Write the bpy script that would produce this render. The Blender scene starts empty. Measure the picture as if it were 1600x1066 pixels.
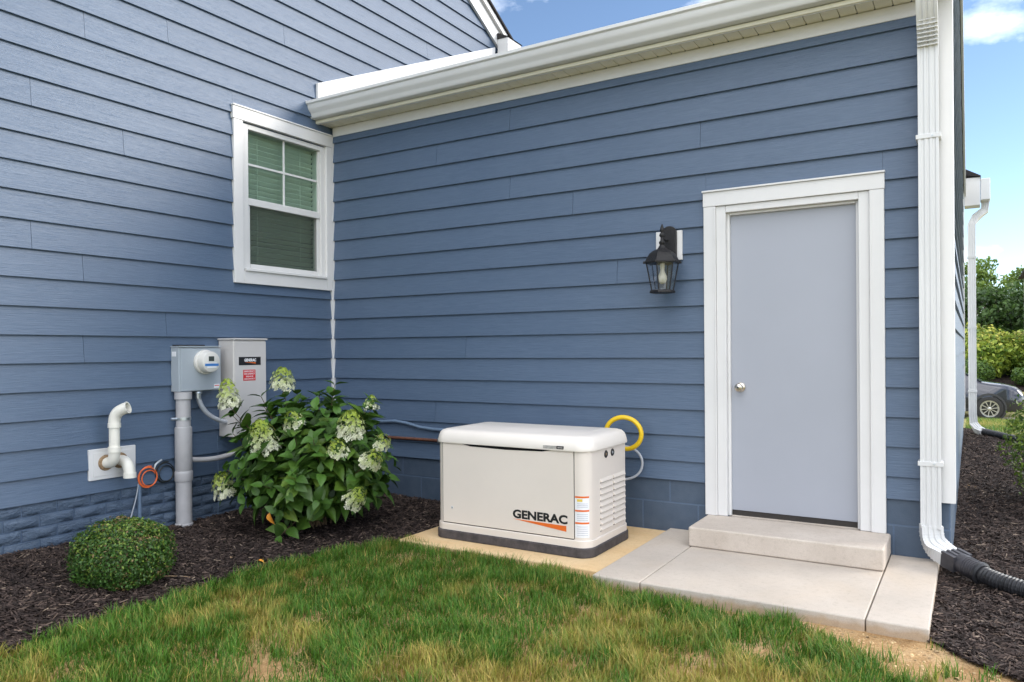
import bpy, math, random
import numpy as np
from mathutils import Vector, Matrix
random.seed(7)
rng = np.random.default_rng(11)
R = math.radians
scene = bpy.context.scene
COL = scene.collection

# ------------------------------------------------------------------ camera
cam_d = bpy.data.cameras.new('camera')
cam = bpy.data.objects.new('camera', cam_d)
COL.objects.link(cam)
CAM = Vector((5.0, -5.0637, 1.2426))
yaw, pitch, roll = -0.54669, -0.001146, -0.007259
Fv = Vector((math.sin(yaw) * math.cos(pitch), math.cos(yaw) * math.cos(pitch), math.sin(pitch)))
R0 = Vector((math.cos(yaw), -math.sin(yaw), 0))
U0 = R0.cross(Fv)
Rv = math.cos(roll) * R0 + math.sin(roll) * U0
Uv = -math.sin(roll) * R0 + math.cos(roll) * U0
cam.matrix_world = Matrix(((Rv.x, Uv.x, -Fv.x, CAM.x), (Rv.y, Uv.y, -Fv.y, CAM.y),
                           (Rv.z, Uv.z, -Fv.z, CAM.z), (0, 0, 0, 1)))
cam_d.sensor_width = 36
cam_d.lens = 1180.85 / 1600 * 36
cam_d.shift_y = 15.78 / 1600
cam_d.clip_start = 0.05
cam_d.clip_end = 2000
scene.camera = cam

# ------------------------------------------------------------------ sky, sun, exposure
SUN = Vector((0.80, 0.56, 0.46)).normalized()       # direction from the scene to the (veiled) sun
sun_el = math.asin(SUN.z)
sun_az = math.atan2(SUN.x, SUN.y)
world = bpy.data.worlds.new('World')
scene.world = world
world.use_nodes = True
wn, wl = world.node_tree.nodes, world.node_tree.links
wn.clear()
w_out = wn.new('ShaderNodeOutputWorld')
w_bg = wn.new('ShaderNodeBackground')
w_bg.inputs['Strength'].default_value = 0.068
sky = wn.new('ShaderNodeTexSky')
sky.sky_type = 'NISHITA'
sky.sun_disc = False
sky.sun_elevation = sun_el
sky.sun_rotation = sun_az
sky.air_density = 0.78
sky.dust_density = 0.05
sky.ozone_density = 1.4
w_tc = wn.new('ShaderNodeTexCoord')
w_map = wn.new('ShaderNodeMapping')
w_map.inputs['Scale'].default_value = (1.0, 1.0, 2.1)
w_map.inputs['Location'].default_value = (2.42, 11.57, 17.91)
w_noise = wn.new('ShaderNodeTexNoise')
w_noise.inputs['Scale'].default_value = 1.9
w_noise.inputs['Detail'].default_value = 9
w_noise.inputs['Roughness'].default_value = 0.56
w_ramp = wn.new('ShaderNodeValToRGB')
w_ramp.color_ramp.elements[0].position = 0.43
w_ramp.color_ramp.elements[1].position = 0.62
w_mix = wn.new('ShaderNodeMix')
w_mix.data_type = 'RGBA'
w_mix.inputs[7].default_value = (17.6, 17.8, 18.2, 1)
wl.new(w_tc.outputs['Generated'], w_map.inputs['Vector'])
wl.new(w_map.outputs[0], w_noise.inputs['Vector'])
wl.new(w_noise.outputs['Fac'], w_ramp.inputs[0])
wl.new(w_ramp.outputs[0], w_mix.inputs[0])
wl.new(sky.outputs[0], w_mix.inputs[6])
wl.new(w_mix.outputs[2], w_bg.inputs['Color'])
wl.new(w_bg.outputs[0], w_out.inputs['Surface'])

sun_d = bpy.data.lights.new('sun', 'SUN')
sun_d.energy = 0.85
sun_d.angle = R(24)
sun_d.color = (1.0, 0.94, 0.85)
sun = bpy.data.objects.new('sun', sun_d)
COL.objects.link(sun)
sun.location = (0, 0, 30)
sun.rotation_euler = (-SUN).to_track_quat('-Z', 'Y').to_euler()

scene.render.engine = 'CYCLES'
vs = scene.view_settings
vs.view_transform = 'Standard'
vs.look = 'None'
vs.exposure = 1.8
vs.gamma = 1.0
vs.use_curve_mapping = False

# ------------------------------------------------------------------ material helpers
def srgb(r, g, b):
    f = lambda c: (c / 255 / 12.92) if c / 255 <= 0.04045 else ((c / 255 + 0.055) / 1.055) ** 2.4
    return (f(r), f(g), f(b), 1)

class M:
    """small node-material builder"""
    def __init__(s, name, color=(.5, .5, .5, 1), rough=.5, metal=0, spec=.5):
        s.m = bpy.data.materials.new(name)
        s.m.use_nodes = True
        s.n, s.l = s.m.node_tree.nodes, s.m.node_tree.links
        s.b = s.n['Principled BSDF']
        c = tuple(color) + ((1,) if len(color) == 3 else ())
        s.b.inputs['Base Color'].default_value = c
        s.b.inputs['Roughness'].default_value = rough
        s.b.inputs['Metallic'].default_value = metal
        s.b.inputs['Specular IOR Level'].default_value = spec
        s.c = c
    def pos(s, scale=(1, 1, 1), rnd=False):
        g = s.n.new('ShaderNodeNewGeometry')
        mp = s.n.new('ShaderNodeMapping')
        mp.inputs['Scale'].default_value = scale
        s.l.new(g.outputs['Position'], mp.inputs['Vector'])
        if rnd:
            oi = s.n.new('ShaderNodeObjectInfo')
            mu = s.n.new('ShaderNodeMath'); mu.operation = 'MULTIPLY'; mu.inputs[1].default_value = 40
            s.l.new(oi.outputs['Random'], mu.inputs[0])
            cx = s.n.new('ShaderNodeCombineXYZ')
            for i in range(3): s.l.new(mu.outputs[0], cx.inputs[i])
            s.l.new(cx.outputs[0], mp.inputs['Location'])
        return mp.outputs[0]
    def noise(s, vec, scale=5, detail=4, rough=.5, dist=0):
        t = s.n.new('ShaderNodeTexNoise')
        t.inputs['Scale'].default_value = scale
        t.inputs['Detail'].default_value = detail
        t.inputs['Roughness'].default_value = rough
        t.inputs['Distortion'].default_value = dist
        s.l.new(vec, t.inputs['Vector'])
        return t.outputs['Fac']
    def ramp(s, fac, stops):
        r = s.n.new('ShaderNodeValToRGB')
        e = r.color_ramp.elements
        while len(e) < len(stops): e.new(.5)
        for i, (p, c) in enumerate(stops):
            e[i].position = p
            e[i].color = tuple(c) + ((1,) if len(c) == 3 else ())
        s.l.new(fac, r.inputs[0])
        return r.outputs[0]
    def mix(s, fac, a, b, mode='MIX'):
        x = s.n.new('ShaderNodeMix'); x.data_type = 'RGBA'; x.blend_type = mode
        for sock, v in ((x.inputs[0], fac), (x.inputs[6], a), (x.inputs[7], b)):
            if hasattr(v, 'links') or hasattr(v, 'is_output'): s.l.new(v, sock)
            else: sock.default_value = v
        return x.outputs[2]
    def col(s, v): s.l.new(v, s.b.inputs['Base Color']); return s
    def bump(s, h, strength=.3, dist=.01):
        b = s.n.new('ShaderNodeBump')
        b.inputs['Strength'].default_value = strength
        b.inputs['Distance'].default_value = dist
        s.l.new(h, b.inputs['Height'])
        if s.b.inputs['Normal'].links:
            s.l.new(s.b.inputs['Normal'].links[0].from_socket, b.inputs['Normal'])
        s.l.new(b.outputs[0], s.b.inputs['Normal'])
        return s
    def mottle(s, scale=6, amt=.08, bump=0, rnd=False, roughvar=0):
        v = s.pos(rnd=rnd)
        f = s.noise(v, scale, 6, .6)
        lo = [max(0, c * (1 - amt)) for c in s.c[:3]]
        hi = [min(1, c * (1 + amt)) for c in s.c[:3]]
        s.col(s.ramp(f, [(.3, lo), (.7, hi)]))
        if bump: s.bump(s.noise(v, scale * 30, 3), bump, .003)
        if roughvar:
            mr = s.n.new('ShaderNodeMapRange')
            mr.inputs[3].default_value = s.b.inputs['Roughness'].default_value - roughvar
            mr.inputs[4].default_value = s.b.inputs['Roughness'].default_value + roughvar
            s.l.new(f, mr.inputs[0]); s.l.new(mr.outputs[0], s.b.inputs['Roughness'])
        return s

MAT = {}
def vcol_material(name, rough=.6, spec=.25, trans=0.0, sub=None):
    q = M(name, (.5, .5, .5), rough, 0, spec)
    a = q.n.new('ShaderNodeAttribute'); a.attribute_name = 'Col'
    q.l.new(a.outputs['Color'], q.b.inputs['Base Color'])
    if trans:
        t = q.n.new('ShaderNodeBsdfTranslucent')
        q.l.new(a.outputs['Color'], t.inputs['Color'])
        ms = q.n.new('ShaderNodeMixShader'); ms.inputs[0].default_value = trans
        o = q.n['Material Output']
        q.l.new(q.b.outputs[0], ms.inputs[1]); q.l.new(t.outputs[0], ms.inputs[2])
        q.l.new(ms.outputs[0], o.inputs['Surface'])
    return q.m

# painted fibre-cement lap siding with embossed cedar grain
q = M('siding_paint', (.062, .098, .158), .44, 0, .5)
v = q.pos((1.1, 1.1, 22), rnd=True)
g1 = q.noise(v, 3.0, 5, .62, 1.6)
v2 = q.pos((1.7, 1.7, 42), rnd=True)
g2 = q.noise(v2, 3.0, 4, .62, 1.5)
vb = q.pos((.7, .7, .7))
big = q.noise(vb, 1.6, 4, .55)
oi = q.n.new('ShaderNodeObjectInfo')
tone = q.ramp(oi.outputs['Random'], [(0, (.073, .114, .184)), (1, (.086, .129, .203))])
tone = q.mix(.35, tone, q.ramp(big, [(.35, (.066, .105, .173)), (.7, (.095, .139, .209))]))
tone = q.mix(.30, tone, q.ramp(g2, [(.35, (.050, .083, .142)), (.68, (.120, .168, .245))]))
q.col(tone)
q.bump(g1, .45, .004).bump(g2, .5, .003)
MAT['siding'] = q.m

q = M('block_paint', (.055, .088, .135), .55, 0, .4)
v = q.pos((1, 1, 1))
q.col(q.ramp(q.noise(v, 9, 6, .65), [(.3, (.056, .084, .128)), (.72, (.082, .112, .160))]))
q.bump(q.noise(v, 130, 4, .7), .5, .003)
MAT['block'] = q.m
q = M('brick_paint', (.058, .094, .148), .36, 0, .5)
v = q.pos((1, 1, 2.6), rnd=True)
q.col(q.ramp(q.noise(v, 9, 6, .65), [(.3, (.060, .092, .145)), (.72, (.095, .135, .195))]))
q.bump(q.noise(v, 13, 6, .62, .8), 1.0, .016)
q.bump(q.noise(v, 45, 4, .65), .7, .006)
MAT['brick'] = q.m
MAT['mortar'] = M('mortar_paint', (.047, .076, .118), .65, 0, .3).mottle(20, .12, .3).m
MAT['trim'] = M('white_trim_paint', (.69, .68, .675), .42, 0, .45).mottle(2.2, .035, .06, roughvar=.08).m
MAT['soffit'] = M('vinyl_soffit', (.78, .745, .62), .5, 0, .4).mottle(3, .04).m  # cream tint stands in for warm light bounced up from the grass
MAT['gutter'] = M('white_aluminium', (.67, .67, .67), .33, 0, .5).mottle(1.5, .04, roughvar=.08).m
MAT['dark_gap'] = M('dark_recess', (.012, .012, .013), .9, 0, .1).mottle(5, .1).m
MAT['door'] = M('grey_door_paint', (.355, .372, .425), .38, 0, .45).mottle(1.4, .03, .05, roughvar=.06).m
MAT['nickel'] = M('satin_nickel', (.62, .56, .48), .28, 1).mottle(30, .08).m
MAT['dark_door_gap'] = M('door_gap_strip', (.03, .025, .022), .6).mottle(30, .2).m
q = M('shingles', (.03, .028, .03), .9, 0, .2)
v = q.pos((1, 1, 1))
q.col(q.ramp(q.noise(v, 60, 3, .7), [(.3, (.016, .015, .017)), (.7, (.06, .055, .055))]))
q.bump(q.noise(v, 200, 2), .6, .004)
MAT['shingle'] = q.m

def concrete(name, lo, hi, stain, sfac=.35):
    q = M(name, hi, .82, 0, .25)
    v = q.pos()
    base = q.ramp(q.noise(v, 2.6, 7, .62), [(.28, lo), (.72, hi)])
    st = q.ramp(q.noise(v, 1.3, 5, .6, .6), [(.52, (0, 0, 0)), (.75, (1, 1, 1))])
    mu = q.n.new('ShaderNodeMath'); mu.operation = 'MULTIPLY'; mu.inputs[1].default_value = sfac
    q.l.new(st, mu.inputs[0])
    base = q.mix(mu.outputs[0], base, tuple(stain) + (1,))
    sp = q.n.new('ShaderNodeSeparateXYZ'); ge = q.n.new('ShaderNodeNewGeometry'); q.l.new(ge.outputs['Position'], sp.inputs[0])
    ad = q.n.new('ShaderNodeMath'); ad.operation = 'MULTIPLY_ADD'; ad.inputs[1].default_value = .05; q.l.new(q.noise(v, 14, 4), ad.inputs[0]); q.l.new(sp.outputs[2], ad.inputs[2])
    ms_ = q.n.new('ShaderNodeMapRange'); ms_.inputs[1].default_value = .012; ms_.inputs[2].default_value = -.012; q.l.new(ad.outputs[0], ms_.inputs[0])
    mm = q.n.new('ShaderNodeMath'); mm.operation = 'MULTIPLY'; mm.inputs[1].default_value = .55 if name.startswith('patio') else 0; q.l.new(ms_.outputs[0], mm.inputs[0])
    base = q.mix(mm.outputs[0], base, (.42, .27, .13, 1))
    spk = q.ramp(q.noise(v, 34, 5, .75), [(.30, (.86, .85, .83)), (.48, (1, 1, 1)), (.75, (1.0, 1.0, 1.0))])
    base = q.mix(1.0, base, spk, 'MULTIPLY')
    fine = q.ramp(q.noise(v, 260, 3, .7), [(.25, (.80, .80, .80)), (.6, (1, 1, 1))])
    q.col(q.mix(1.0, base, fine, 'MULTIPLY'))
    vb = q.pos((160, 12, 60))
    q.bump(q.noise(v, 180, 4, .7), .35, .002).bump(q.noise(vb, 1.5, 2), .12, .0015)
    return q.m
MAT['concrete'] = concrete('patio_concrete', (.46, .405, .35), (.56, .495, .43), (.52, .40, .27))
MAT['step'] = concrete('step_concrete', (.50, .43, .365), (.64, .565, .495), (.48, .37, .27))
MAT['pad'] = concrete('stained_pad_concrete', (.68, .47, .25), (.76, .57, .34), (.66, .40, .16), .6)
MAT['driveway'] = concrete('driveway_concrete', (.33, .31, .28), (.42, .40, .36), (.35, .28, .2))

# generator and electrical
MAT['gen'] = M('cream_enclosure', (.72, .645, .575), .36, 0, .5).mottle(2.5, .03, .04, roughvar=.06).m
MAT['genlid'] = M('cream_lid', (.78, .72, .655), .33, 0, .5).mottle(2.5, .03, .04, roughvar=.06).m
q = M('composite_base', (.065, .058, .058), .75, 0, .3)
v = q.pos()
q.col(q.ramp(q.noise(v, 14, 6, .7), [(.35, (.045, .040, .042)), (.62, (.085, .075, .075)), (.8, (.16, .125, .10))]))
MAT['genbase'] = q.m
MAT['black'] = M('black_plastic', (.014, .014, .015), .4).mottle(20, .2).m
MAT['black_ink'] = M('black_ink', (.012, .012, .013), .4).mottle(8, .1).m
MAT['orange_ink'] = M('orange_ink', (.72, .145, .02), .4).mottle(8, .06).m
MAT['red_ink'] = M('red_ink', (.62, .025, .03), .4).mottle(8, .06).m
MAT['white_ink'] = M('white_label', (.78, .78, .80), .4).mottle(20, .04).m
MAT['grey_ink'] = M('grey_print', (.45, .45, .50), .5).mottle(60, .15).m
MAT['yellow_ink'] = M('yellow_ink', (.72, .52, .08), .4).mottle(8, .06).m
MAT['silver_label'] = M('silver_label', (.50, .47, .44), .35, .3).mottle(60, .25).m
MAT['meterbox'] = M('grey_steel_enclosure', (.36, .40, .44), .42, 0, .5).mottle(4, .05, .06, roughvar=.08).m
MAT['xfer'] = M('grey_beige_enclosure', (.56, .535, .52), .38, 0, .5).mottle(3, .035, .04, roughvar=.06).m
MAT['pvc_grey'] = M('grey_pvc', (.43, .42, .43), .48).mottle(8, .08, roughvar=.08).m
MAT['pvc_white'] = M('white_pvc', (.80, .77, .69), .3).mottle(6, .05).m
MAT['flex_grey'] = M('flexible_conduit', (.40, .42, .46), .4).mottle(40, .1).m
MAT['steel'] = M('galvanised_steel', (.55, .58, .60), .35, .9).mottle(40, .2).m
MAT['meter_body'] = M('meter_cover', (.66, .64, .60), .22, 0, .5).mottle(6, .04).m
MAT['lcd'] = M('lcd_glass', (.05, .06, .055), .15).mottle(30, .2).m
MAT['blue_label'] = M('blue_label', (.05, .19, .50), .35).mottle(20, .1).m
MAT['foam'] = M('spray_foam', (.30, .20, .115), .8).mottle(60, .35, .8).m
MAT['orange_cable'] = M('orange_cable', (.78, .16, .045), .42).mottle(30, .1).m
MAT['black_cable'] = M('black_cable', (.016, .018, .018), .4).mottle(30, .2).m
MAT['blue_cable'] = M('painted_cable', (.13, .19, .28), .5).mottle(30, .15).m
MAT['yellow_pipe'] = M('yellow_gas_hose', (.76, .50, .015), .38).mottle(12, .06).m
MAT['rust_pipe'] = M('rusty_pipe', (.13, .05, .03), .7).mottle(26, .55, .5).m
MAT['lamp_iron'] = M('textured_black_iron', (.016, .015, .016), .5, .2).mottle(60, .4, .5).m
MAT['bulb'] = M('frosted_bulb', (.82, .80, .68), .3).mottle(20, .03).m
MAT['drain'] = M('black_corrugated_pipe', (.020, .020, .023), .42).mottle(14, .4, .1).m
MAT['drain_adapter'] = M('charcoal_adapter', (.045, .043, .050), .45).mottle(14, .35, .1).m
q = M('clear_glass', (1, 1, 1), .03)
q.b.inputs['Transmission Weight'].default_value = 1
q.b.inputs['IOR'].default_value = 1.4
MAT['lamp_glass'] = q.m
def pane_mat(name, tint, alpha, rough=.03, tcol=(.86, .94, .89, 1)):
    q = M(name, tint, rough, 0, .8)
    tr = q.n.new('ShaderNodeBsdfTransparent'); tr.inputs[0].default_value = tcol
    ms = q.n.new('ShaderNodeMixShader'); ms.inputs[0].default_value = alpha
    v = q.pos(); q.bump(q.noise(v, 1.2, 2), .02, .01)
    q.l.new(tr.outputs[0], ms.inputs[1]); q.l.new(q.b.outputs[0], ms.inputs[2])
    q.l.new(ms.outputs[0], q.n['Material Output'].inputs['Surface'])
    return q.m
MAT['pane'] = pane_mat('green_reflection_glass', (.05, .08, .065), .10)  # green tint stands in for trees reflected in the panes
MAT['screen'] = pane_mat('insect_screen', (.080, .075, .066), .15, .6, (.9, .9, .9, 1))
MAT['blind'] = M('white_blind', (.86, .87, .83), .5).mottle(8, .05).m
MAT['room'] = M('dim_room_wall', (.04, .04, .04), .9).mottle(3, .1).m  # near-black colour stands in for the dark of an unlit room
MAT['vinyl'] = M('white_vinyl', (.69, .68, .67), .35).mottle(3, .02).m

# ground materials
q = M('soil', (.40, .27, .16), .95, 0, .15)
v = q.pos()
soil = q.ramp(q.noise(v, 7, 8, .68), [(.28, (.28, .16, .07)), (.5, (.50, .325, .16)), (.74, (.62, .45, .27))])
grit = q.ramp(q.noise(v, 90, 4, .75), [(.3, (.55, .5, .45)), (.6, (1, 1, 1))])
soil = q.mix(1, soil, grit, 'MULTIPLY')
sep = q.n.new('ShaderNodeSeparateXYZ'); gg = q.n.new('ShaderNodeNewGeometry')
q.l.new(gg.outputs['Position'], sep.inputs[0])
mr = q.n.new('ShaderNodeMapRange'); mr.inputs[1].default_value = 6.6; mr.inputs[2].default_value = 7.0
q.l.new(sep.outputs[1], mr.inputs[0])
farg = q.ramp(q.noise(v, 1.1, 8, .65), [(.3, (.15, .15, .055)), (.55, (.26, .235, .10)), (.8, (.40, .32, .15))])
mrx = q.n.new('ShaderNodeMapRange'); mrx.inputs[1].default_value = 5.75; mrx.inputs[2].default_value = 6.1; q.l.new(sep.outputs[0], mrx.inputs[0])
mry = q.n.new('ShaderNodeMapRange'); mry.inputs[1].default_value = -3.9; mry.inputs[2].default_value = -4.5; q.l.new(sep.outputs[1], mry.inputs[0])
mx1 = q.n.new('ShaderNodeMath'); mx1.operation = 'MAXIMUM'; q.l.new(mr.outputs[0], mx1.inputs[0]); q.l.new(mrx.outputs[0], mx1.inputs[1])
mx2 = q.n.new('ShaderNodeMath'); mx2.operation = 'MAXIMUM'; q.l.new(mx1.outputs[0], mx2.inputs[0]); q.l.new(mry.outputs[0], mx2.inputs[1])
q.col(q.mix(mx2.outputs[0], soil, farg))
q.bump(q.noise(v, 40, 6, .7), .9, .012)
MAT['soil'] = q.m
q = M('mulch_base', (.03, .02, .018), .95, 0, .15)
v = q.pos()
q.col(q.ramp(q.noise(v, 60, 6, .7), [(.3, (.010, .007, .006)), (.7, (.045, .031, .027))]))
q.bump(q.noise(v, 70, 5, .7), 1, .02)
MAT['mulch'] = q.m
MAT['chips'] = vcol_material('mulch_chips', .8, .25)
MAT['grass'] = vcol_material('grass_blades', .5, .3, .25)
MAT['petal'] = vcol_material('petals', .6, .2, .25)
MAT['leafmass'] = vcol_material('leaf_mass', .48, .4, .22)
q = M('hydrangea_leaf', (.05, .12, .025), .42, 0, .45)
oi = q.n.new('ShaderNodeObjectInfo')
lc = q.ramp(oi.outputs['Random'], [(0, (.038, .090, .013)), (.5, (.075, .160, .020)), (.85, (.135, .235, .030)), (1, (.21, .30, .045))])
v = q.pos()
lc = q.mix(.4, lc, q.ramp(q.noise(v, 26, 4), [(.3, (.026, .066, .010)), (.7, (.115, .205, .028))]))
q.col(lc)
q.bump(q.noise(v, 110, 3), .3, .002)
t = q.n.new('ShaderNodeBsdfTranslucent'); q.l.new(lc, t.inputs['Color'])
ms = q.n.new('ShaderNodeMixShader'); ms.inputs[0].default_value = .18
q.l.new(q.b.outputs[0], ms.inputs[1]); q.l.new(t.outputs[0], ms.inputs[2])
q.l.new(ms.outputs[0], q.n['Material Output'].inputs['Surface'])
MAT['hleaf'] = q.m
MAT['orange_leaf'] = M('withered_leaf', (.62, .25, .025), .6).mottle(40, .25).m
MAT['stem'] = M('woody_stem', (.11, .075, .04), .8).mottle(40, .3).m
MAT['pebble'] = M('limestone_pebble', (.42, .31, .19), .9).mottle(60, .3).m
MAT['bark'] = M('bark', (.09, .07, .05), .9).mottle(8, .35, .6).m

# ------------------------------------------------------------------ mesh helpers
def world_origin(o):
    p = Vector((0, 0, 0))
    while o is not None:
        p += o.location
        o = o.parent
    return p

class MB:
    def __init__(s): s.v, s.f = [], []
    def add(s, vs, fs):
        n = len(s.v)
        s.v += [tuple(map(float, a)) for a in vs]
        s.f += [tuple(n + i for i in f) for f in fs]
        return s
    def box(s, x0, x1, y0, y1, z0, z1):
        return s.add([(x0, y0, z0), (x1, y0, z0), (x1, y1, z0), (x0, y1, z0), (x0, y0, z1), (x1, y0, z1), (x1, y1, z1), (x0, y1, z1)],
                     [(0, 3, 2, 1), (4, 5, 6, 7), (0, 1, 5, 4), (1, 2, 6, 5), (2, 3, 7, 6), (3, 0, 4, 7)])
    def prism(s, pts0, pts1):
        """two matching closed outlines joined by side faces and capped"""
        n = len(pts0)
        fs = [tuple(range(n))[::-1], tuple(range(n, 2 * n))]
        fs += [(i, (i + 1) % n, n + (i + 1) % n, n + i) for i in range(n)]
        return s.add(list(pts0) + list(pts1), fs)
    def xprism(s, prof, x0, x1):
        return s.prism([(x0, a, b) for a, b in prof], [(x1, a, b) for a, b in prof])
    def yprism(s, prof, y0, y1):
        return s.prism([(a, y0, b) for a, b in prof], [(a, y1, b) for a, b in prof])
    def zprism(s, prof, z0, z1):
        return s.prism([(a, b, z0) for a, b in prof], [(a, b, z1) for a, b in prof])
    def loft(s, rings, cap=True):
        n = len(rings[0]); vs = [p for r in rings for p in r]; fs = []
        for k in range(len(rings) - 1):
            for i in range(n):
                j = (i + 1) % n
                fs.append((k * n + i, k * n + j, (k + 1) * n + j, (k + 1) * n + i))
        if cap:
            fs.append(tuple(range(n))[::-1]); fs.append(tuple((len(rings) - 1) * n + i for i in range(n)))
        return s.add(vs, fs)
    def tube(s, pts, r, n=10, cap=True):
        pts = [Vector(p) for p in pts]
        rs = r if isinstance(r, (list, tuple)) else [r] * len(pts)
        rings = []; prev = None
        for i, p in enumerate(pts):
            d = (pts[min(i + 1, len(pts) - 1)] - pts[max(i - 1, 0)]).normalized()
            if prev is None:
                a = d.cross(Vector((0, 0, 1)))
                if a.length < .1: a = d.cross(Vector((1, 0, 0)))
                a.normalize()
            else:
                a = (prev - d * prev.dot(d)).normalized()
            prev = a; b = d.cross(a)
            rings.append([p + (a * math.cos(2 * math.pi * k / n) + b * math.sin(2 * math.pi * k / n)) * rs[i] for k in range(n)])
        return s.loft(rings, cap)
    def lathe(s, prof, c, axis=(0, 0, 1), n=20, ref=None, cap=True):
        """prof: (radius, height along axis)"""
        ax = Vector(axis).normalized(); c = Vector(c)
        a = ax.cross(Vector(ref) if ref else (Vector((0, 0, 1)) if abs(ax.z) < .9 else Vector((1, 0, 0)))).normalized()
        b = ax.cross(a)
        return s.loft([[c + ax * h + (a * math.cos(2 * math.pi * k / n) + b * math.sin(2 * math.pi * k / n)) * r for k in range(n)] for r, h in prof], cap)
    def mesh(s, name, org=(0, 0, 0)):
        me = bpy.data.meshes.new(name)
        o = Vector(org)
        me.from_pydata([tuple(Vector(v) - o) for v in s.v], [], s.f)
        me.update()
        return me
    def build(s, name, mat, parent=None, smooth=False, bevel=0, seg=2):
        me = s.mesh(name, world_origin(parent) if parent else (0, 0, 0))
        return put(name, me, mat, parent, smooth, bevel, seg)

def put(name, me, mat, parent=None, smooth=False, bevel=0, seg=2):
    if mat is not None and not me.materials: me.materials.append(MAT[mat] if isinstance(mat, str) else mat)
    import bmesh
    bm = bmesh.new(); bm.from_mesh(me); bmesh.ops.recalc_face_normals(bm, faces=bm.faces); bm.to_mesh(me); bm.free()
    o = bpy.data.objects.new(name, me)
    COL.objects.link(o)
    if parent: o.parent = parent
    if smooth:
        me.polygons.foreach_set('use_smooth', [True] * len(me.polygons))
        me.set_sharp_from_angle(angle=R(smooth if smooth is not True else 40))
    if bevel:
        b = o.modifiers.new('bevel', 'BEVEL'); b.width = bevel; b.segments = seg; b.limit_method = 'ANGLE'; b.angle_limit = R(40)
        me.polygons.foreach_set('use_smooth', [True] * len(me.polygons))
        b.harden_normals = True
    return o

def thing(name, label, cat, loc=(0, 0, 0), group=None):
    o = bpy.data.objects.new(name, None)
    o.empty_display_size = .1
    COL.objects.link(o)
    o.location = loc
    return tag(o, label, cat, group)
def tag(o, label=None, cat=None, group=None, kind=None):
    if label: o['label'] = label
    if cat: o['category'] = cat
    if group: o['group'] = group
    if kind: o['kind'] = kind
    return o

def batch(name, base, faces, mats3, offs, mat, cols=None, parent=None):
    """many copies of a small base shape as one mesh. mats3 (N,3,3), offs (N,3), cols (N,3) or (N,nv,3)"""
    base = np.asarray(base, np.float32); nv = len(base); N = len(offs)
    co = np.einsum('nij,vj->nvi', mats3, base) + np.asarray(offs)[:, None, :]
    return rawmesh(name, co.reshape(-1, 3), (np.asarray(faces)[None] + (np.arange(N) * nv)[:, None, None]).reshape(-1, len(faces[0])), mat,
                   None if cols is None else (np.repeat(cols, nv, 0) if np.ndim(cols) == 2 else np.reshape(cols, (-1, 3))), parent)
def rawmesh(name, co, fa, mat, cols=None, parent=None):
    me = bpy.data.meshes.new(name)
    co = np.asarray(co, np.float32)
    if parent: co = co - np.array(world_origin(parent), np.float32)
    k = fa.shape[1]
    me.vertices.add(len(co)); me.vertices.foreach_set('co', co.ravel())
    me.loops.add(fa.size); me.loops.foreach_set('vertex_index', fa.ravel().astype(np.int32))
    me.polygons.add(len(fa)); me.polygons.foreach_set('loop_start', np.arange(0, fa.size, k, dtype=np.int32))
    me.update(calc_edges=True)
    if cols is not None:
        at = me.color_attributes.new('Col', 'FLOAT_COLOR', 'POINT')
        c4 = np.ones((len(co), 4), np.float32); c4[:, :3] = cols
        at.data.foreach_set('color', c4.ravel())
    me.materials.append(MAT[mat])
    o = bpy.data.objects.new(name, me); COL.objects.link(o)
    if parent: o.parent = parent
    return o
def rots(yaw, pit, rol):
    cy, sy, cp, sp, cr, sr = np.cos(yaw), np.sin(yaw), np.cos(pit), np.sin(pit), np.cos(rol), np.sin(rol)
    z = np.zeros_like(cy); o = np.ones_like(cy)
    Rz = np.stack([np.stack([cy, -sy, z], -1), np.stack([sy, cy, z], -1), np.stack([z, z, o], -1)], -2)
    Ry = np.stack([np.stack([cp, z, sp], -1), np.stack([z, o, z], -1), np.stack([-sp, z, cp], -1)], -2)
    Rx = np.stack([np.stack([o, z, z], -1), np.stack([z, cr, -sr], -1), np.stack([z, sr, cr], -1)], -2)
    return Rz @ Ry @ Rx

def text_mesh(body, size, bold=0.0, sx=1.0, align='LEFT', space=1.0):
    cu = bpy.data.curves.new('lettering', 'FONT')
    cu.body = body; cu.size = size; cu.offset = bold; cu.align_x = align; cu.space_character = space
    cu.resolution_u = 3
    o = bpy.data.objects.new('lettering', cu); COL.objects.link(o)
    dg = bpy.context.evaluated_depsgraph_get()
    me = bpy.data.meshes.new_from_object(o.evaluated_get(dg))
    bpy.data.objects.remove(o); bpy.data.curves.remove(cu)
    me.transform(Matrix.Diagonal((sx, 1, 1, 1)))
    return me
def text(name, body, size, mat, parent, origin, right, up, bold=0, sx=1, align='LEFT', space=1.0, width=None):
    me = text_mesh(body, size, bold, sx, align, space)
    if width:
        xs = [v.co.x for v in me.vertices]
        me.transform(Matrix.Diagonal((width / (max(xs) - min(xs)), 1, 1, 1)))
    r, u = Vector(right).normalized(), Vector(up).normalized(); n = r.cross(u)
    me.transform(Matrix(((r.x, u.x, n.x, 0), (r.y, u.y, n.y, 0), (r.z, u.z, n.z, 0), (0, 0, 0, 1))))
    org = Vector(origin) - world_origin(parent)
    me.transform(Matrix.Translation(org))
    me.materials.clear(); me.materials.append(MAT[mat])
    o = bpy.data.objects.new(name, me); COL.objects.link(o); o.parent = parent
    return o

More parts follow.
